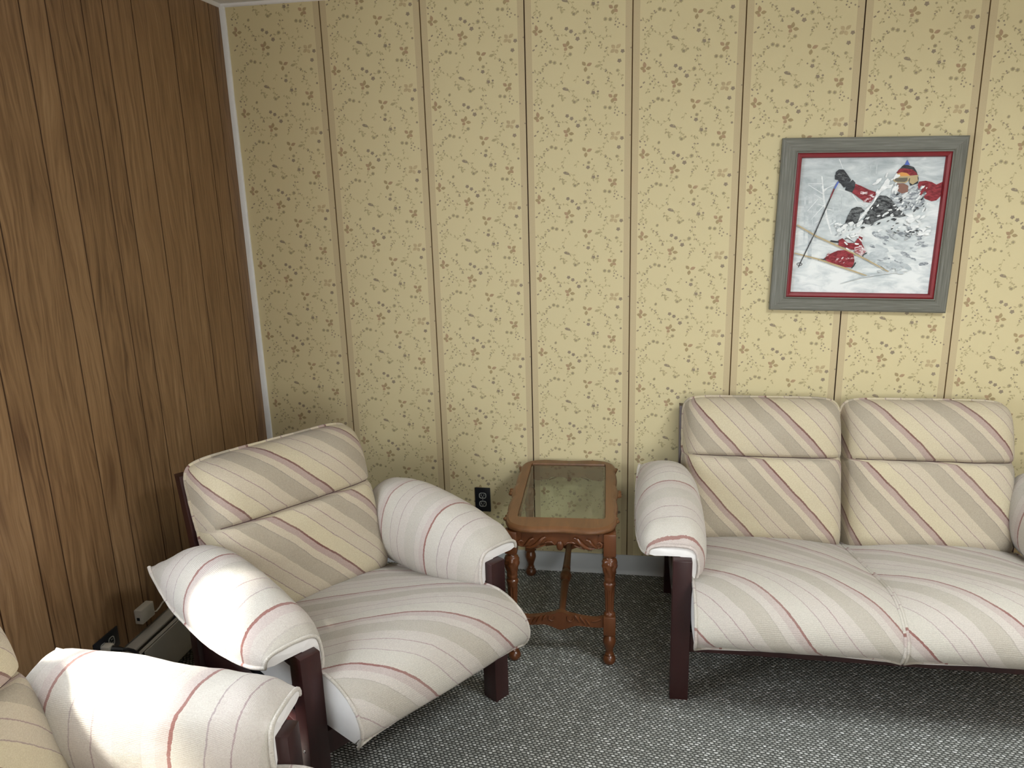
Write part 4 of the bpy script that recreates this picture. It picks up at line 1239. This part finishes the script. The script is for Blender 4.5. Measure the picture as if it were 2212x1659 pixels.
# foreground snow drift shading
stroke([(680, 1300), (850, 1250), (1050, 1215), (1260, 1195)], [4, 12, 14, 4], 11)
dabs(10, 950, 1250, 1140, 1215, 11, 16, 40, 0.0)
cv = from_data('painting', pv, pf, PM, PC, pm, smooth=False)
bm = bmesh.new(); bm.from_mesh(cv.data)
for f in bm.faces:
    f.normal_update()
    if f.normal.y > 0: f.normal_flip()
bm.to_mesh(cv.data); bm.free()
b = MB(); b.box(-0.264, 0.264, -0.0195, -0.002, -0.264, 0.264); b.build('backing_board', M['black_slot'], PC, smooth=False)

# ------------------------------------------------------------------ outlets
def duplex(parent_name, loc, rot, label, cat='outlet'):
    t = empty(parent_name, loc, 0, label, cat)
    t.rotation_euler = rot
    b = MB(); b.box(-0.035, 0.035, -0.006, -0.0006, -0.057, 0.057, 0.0025); pl = b.build('cover_plate', M['black'], t)
    for sz in (-1, 1):
        b = MB(); cz = sz*0.0195
        n = 28
        def outline(rx, rz_, d):
            o = []
            for k in range(n):
                a = 2*PI*k/n; c, s = math.cos(a), math.sin(a)
                r = 1/((abs(c))**3.2+(abs(s))**3.2)**(1/3.2)
                o.append((rx*r*c, d, cz+rz_*r*s*0.95))
            return o
        V = outline(0.0165, 0.0145, -0.0055) + outline(0.0165, 0.0145, -0.0078) + outline(0.0135, 0.0118, -0.0078) + outline(0.0130, 0.0112, -0.0068)
        F = [[j*n+k, j*n+(k+1) % n, (j+1)*n+(k+1) % n, (j+1)*n+k] for j in range(3) for k in range(n)]
        b.add(V, F)
        so_ = b.build('socket', M['socket'], t)
        b = MB(); b.add(outline(0.0131, 0.0113, -0.0067), [list(range(n))]); b.build('socket_face', M['black'], so_, smooth=False)
        b = MB(); b.box(-0.0075, -0.0045, -0.0075, -0.0066, cz-0.002, cz+0.006); b.box(0.0045, 0.0070, -0.0075, -0.0066, cz-0.001, cz+0.006); b.box(-0.0025, 0.0025, -0.0075, -0.0066, cz-0.0085, cz-0.004)
        b.build('slot', M['socket'], so_)
    b = MB(); b.tube([(0, -0.006, 0), (0, -0.0068, 0)], 0.003, 12); b.build('screw', M['metal'], t)
    return t
duplex('wall_outlet', (1.0015, 0, 0.3255), (0, 0, 0), 'black double power outlet on the floral wall, left of the carved side table')
lo = duplex('wall_outlet', (0, -1.184, 0.281), (0, PI/2, PI/2), 'dark power outlet set sideways low on the wood panelled wall with a plug in it')
# plug with adapter and black cord
t = empty('power_plug', (0.008, -1.205, 0.281), 0, 'white plug adapter with a black cord in the outlet above the baseboard heater', 'plug')
b = MB(); b.box(0.0, 0.030, -0.014, 0.014, -0.014, 0.014, 0.003); b.build('adapter', M['white_pl'], t)
b = MB()
b.tube([(0.030, 0, 0), (0.040, 0.004, -0.002), (0.058, 0.012, -0.008)], [0.0125, 0.0115, 0.008], 12)
b.build('plug_body', M['black'], t)
b = MB()
cp = [(0.056, 0.011, -0.007), (0.072, 0.022, -0.012), (0.090, 0.032, -0.030), (0.102, 0.034, -0.065), (0.110, 0.030, -0.12), (0.115, 0.02, -0.20), (0.12, -0.02, -0.262), (0.125, -0.12, -0.274), (0.12, -0.35, -0.275)]
P_, _ = catmull(cp, 40)
b.tube(P_, 0.0055, 10); b.build('cord', M['black'], t)

# telephone jack with its wire
t = empty('phone_jack', (0.0, -1.004, 0.2905), 0, 'small off-white phone jack box on the wood panelled wall above the heater', 'phone jack')
b = MB(); b.box(0.0006, 0.030, -0.034, 0.034, -0.026, 0.026, 0.003); bx_ = b.build('jack_box', M['white_pl'], t)
b = MB(); b.box(0.010, 0.020, -0.0352, -0.0338, -0.012, -0.001); b.build('jack_socket', M['black_slot'], bx_)
b = MB(); P_, _ = catmull([(0.016, 0.033, -0.020), (0.024, 0.055, -0.024), (0.018, 0.11, -0.016), (0.012, 0.22, -0.045), (0.010, 0.40, -0.060), (0.010, 0.8, -0.0625)], 40)
b.tube(P_, 0.0028, 8); b.build('wire', M['white_pl'], t)

# ------------------------------------------------------------------ baseboard heater
t = empty('baseboard_heater', (0, -0.60, 0), 0, 'long off-white baseboard heater low along the wood panelled wall behind the armchair', 'heater')
def heater_run(y0, y1, name):
    b = MB()
    b.box(0.001, 0.006, y0, y1, 0.02, 0.222, 0.0)                 # back plate
    b.box(0.001, 0.048, y0, y1, 0.214, 0.222, 0.0015)              # top ledge
    b.build(name, M['enamel'], t)
heater_run(-0.525, 0.57, 'back_plate')
b = MB()
prof = [(0.0885, 0.222), (0.0895, 0.2205), (0.0895, 0.135), (0.0850, 0.080), (0.0835, 0.0745), (0.0815, 0.080), (0.0865, 0.135), (0.0865, 0.222)]
V = [(x, y, z) for y in (-0.525, 0.57) for x, z in prof]; n = len(prof)
b.add(V, [[i, (i+1) % n, n+(i+1) % n, n+i] for i in range(n)] + [list(range(n)), list(range(n, 2*n))])
b.build('front_cover', M['enamel'], t, angle=20)
b = MB(); b.box(0.056, 0.070, -0.525, 0.57, 0.2085, 0.2115); b.build('damper', M['enamel'], t)
b = MB()
for i in range(48):
    y = -0.50+i*0.022
    b.box(0.012, 0.080, y, y+0.001, 0.09, 0.155)
b.build('heating_fins', M['black_slot'], t)
b = MB(); b.box(0.007, 0.0855, -0.524, 0.569, 0.160, 0.163); b.build('element', M['black_slot'], t)
for y0, y1 in ((-0.528, -0.5255), (0.5705, 0.575)):
    b = MB(); b.box(0.001, 0.0895, y0, y1, 0.02, 0.200, 0.001); b.build('end_cap', M['enamel'], t)
b = MB()
b.box(0.001, 0.046, -0.72, -0.578, 0.214, 0.222, 0.002); b.box(0.001, 0.0895, -0.72, -0.60, 0.02, 0.200, 0.002)
b.build('junction_box', M['enamel'], t)
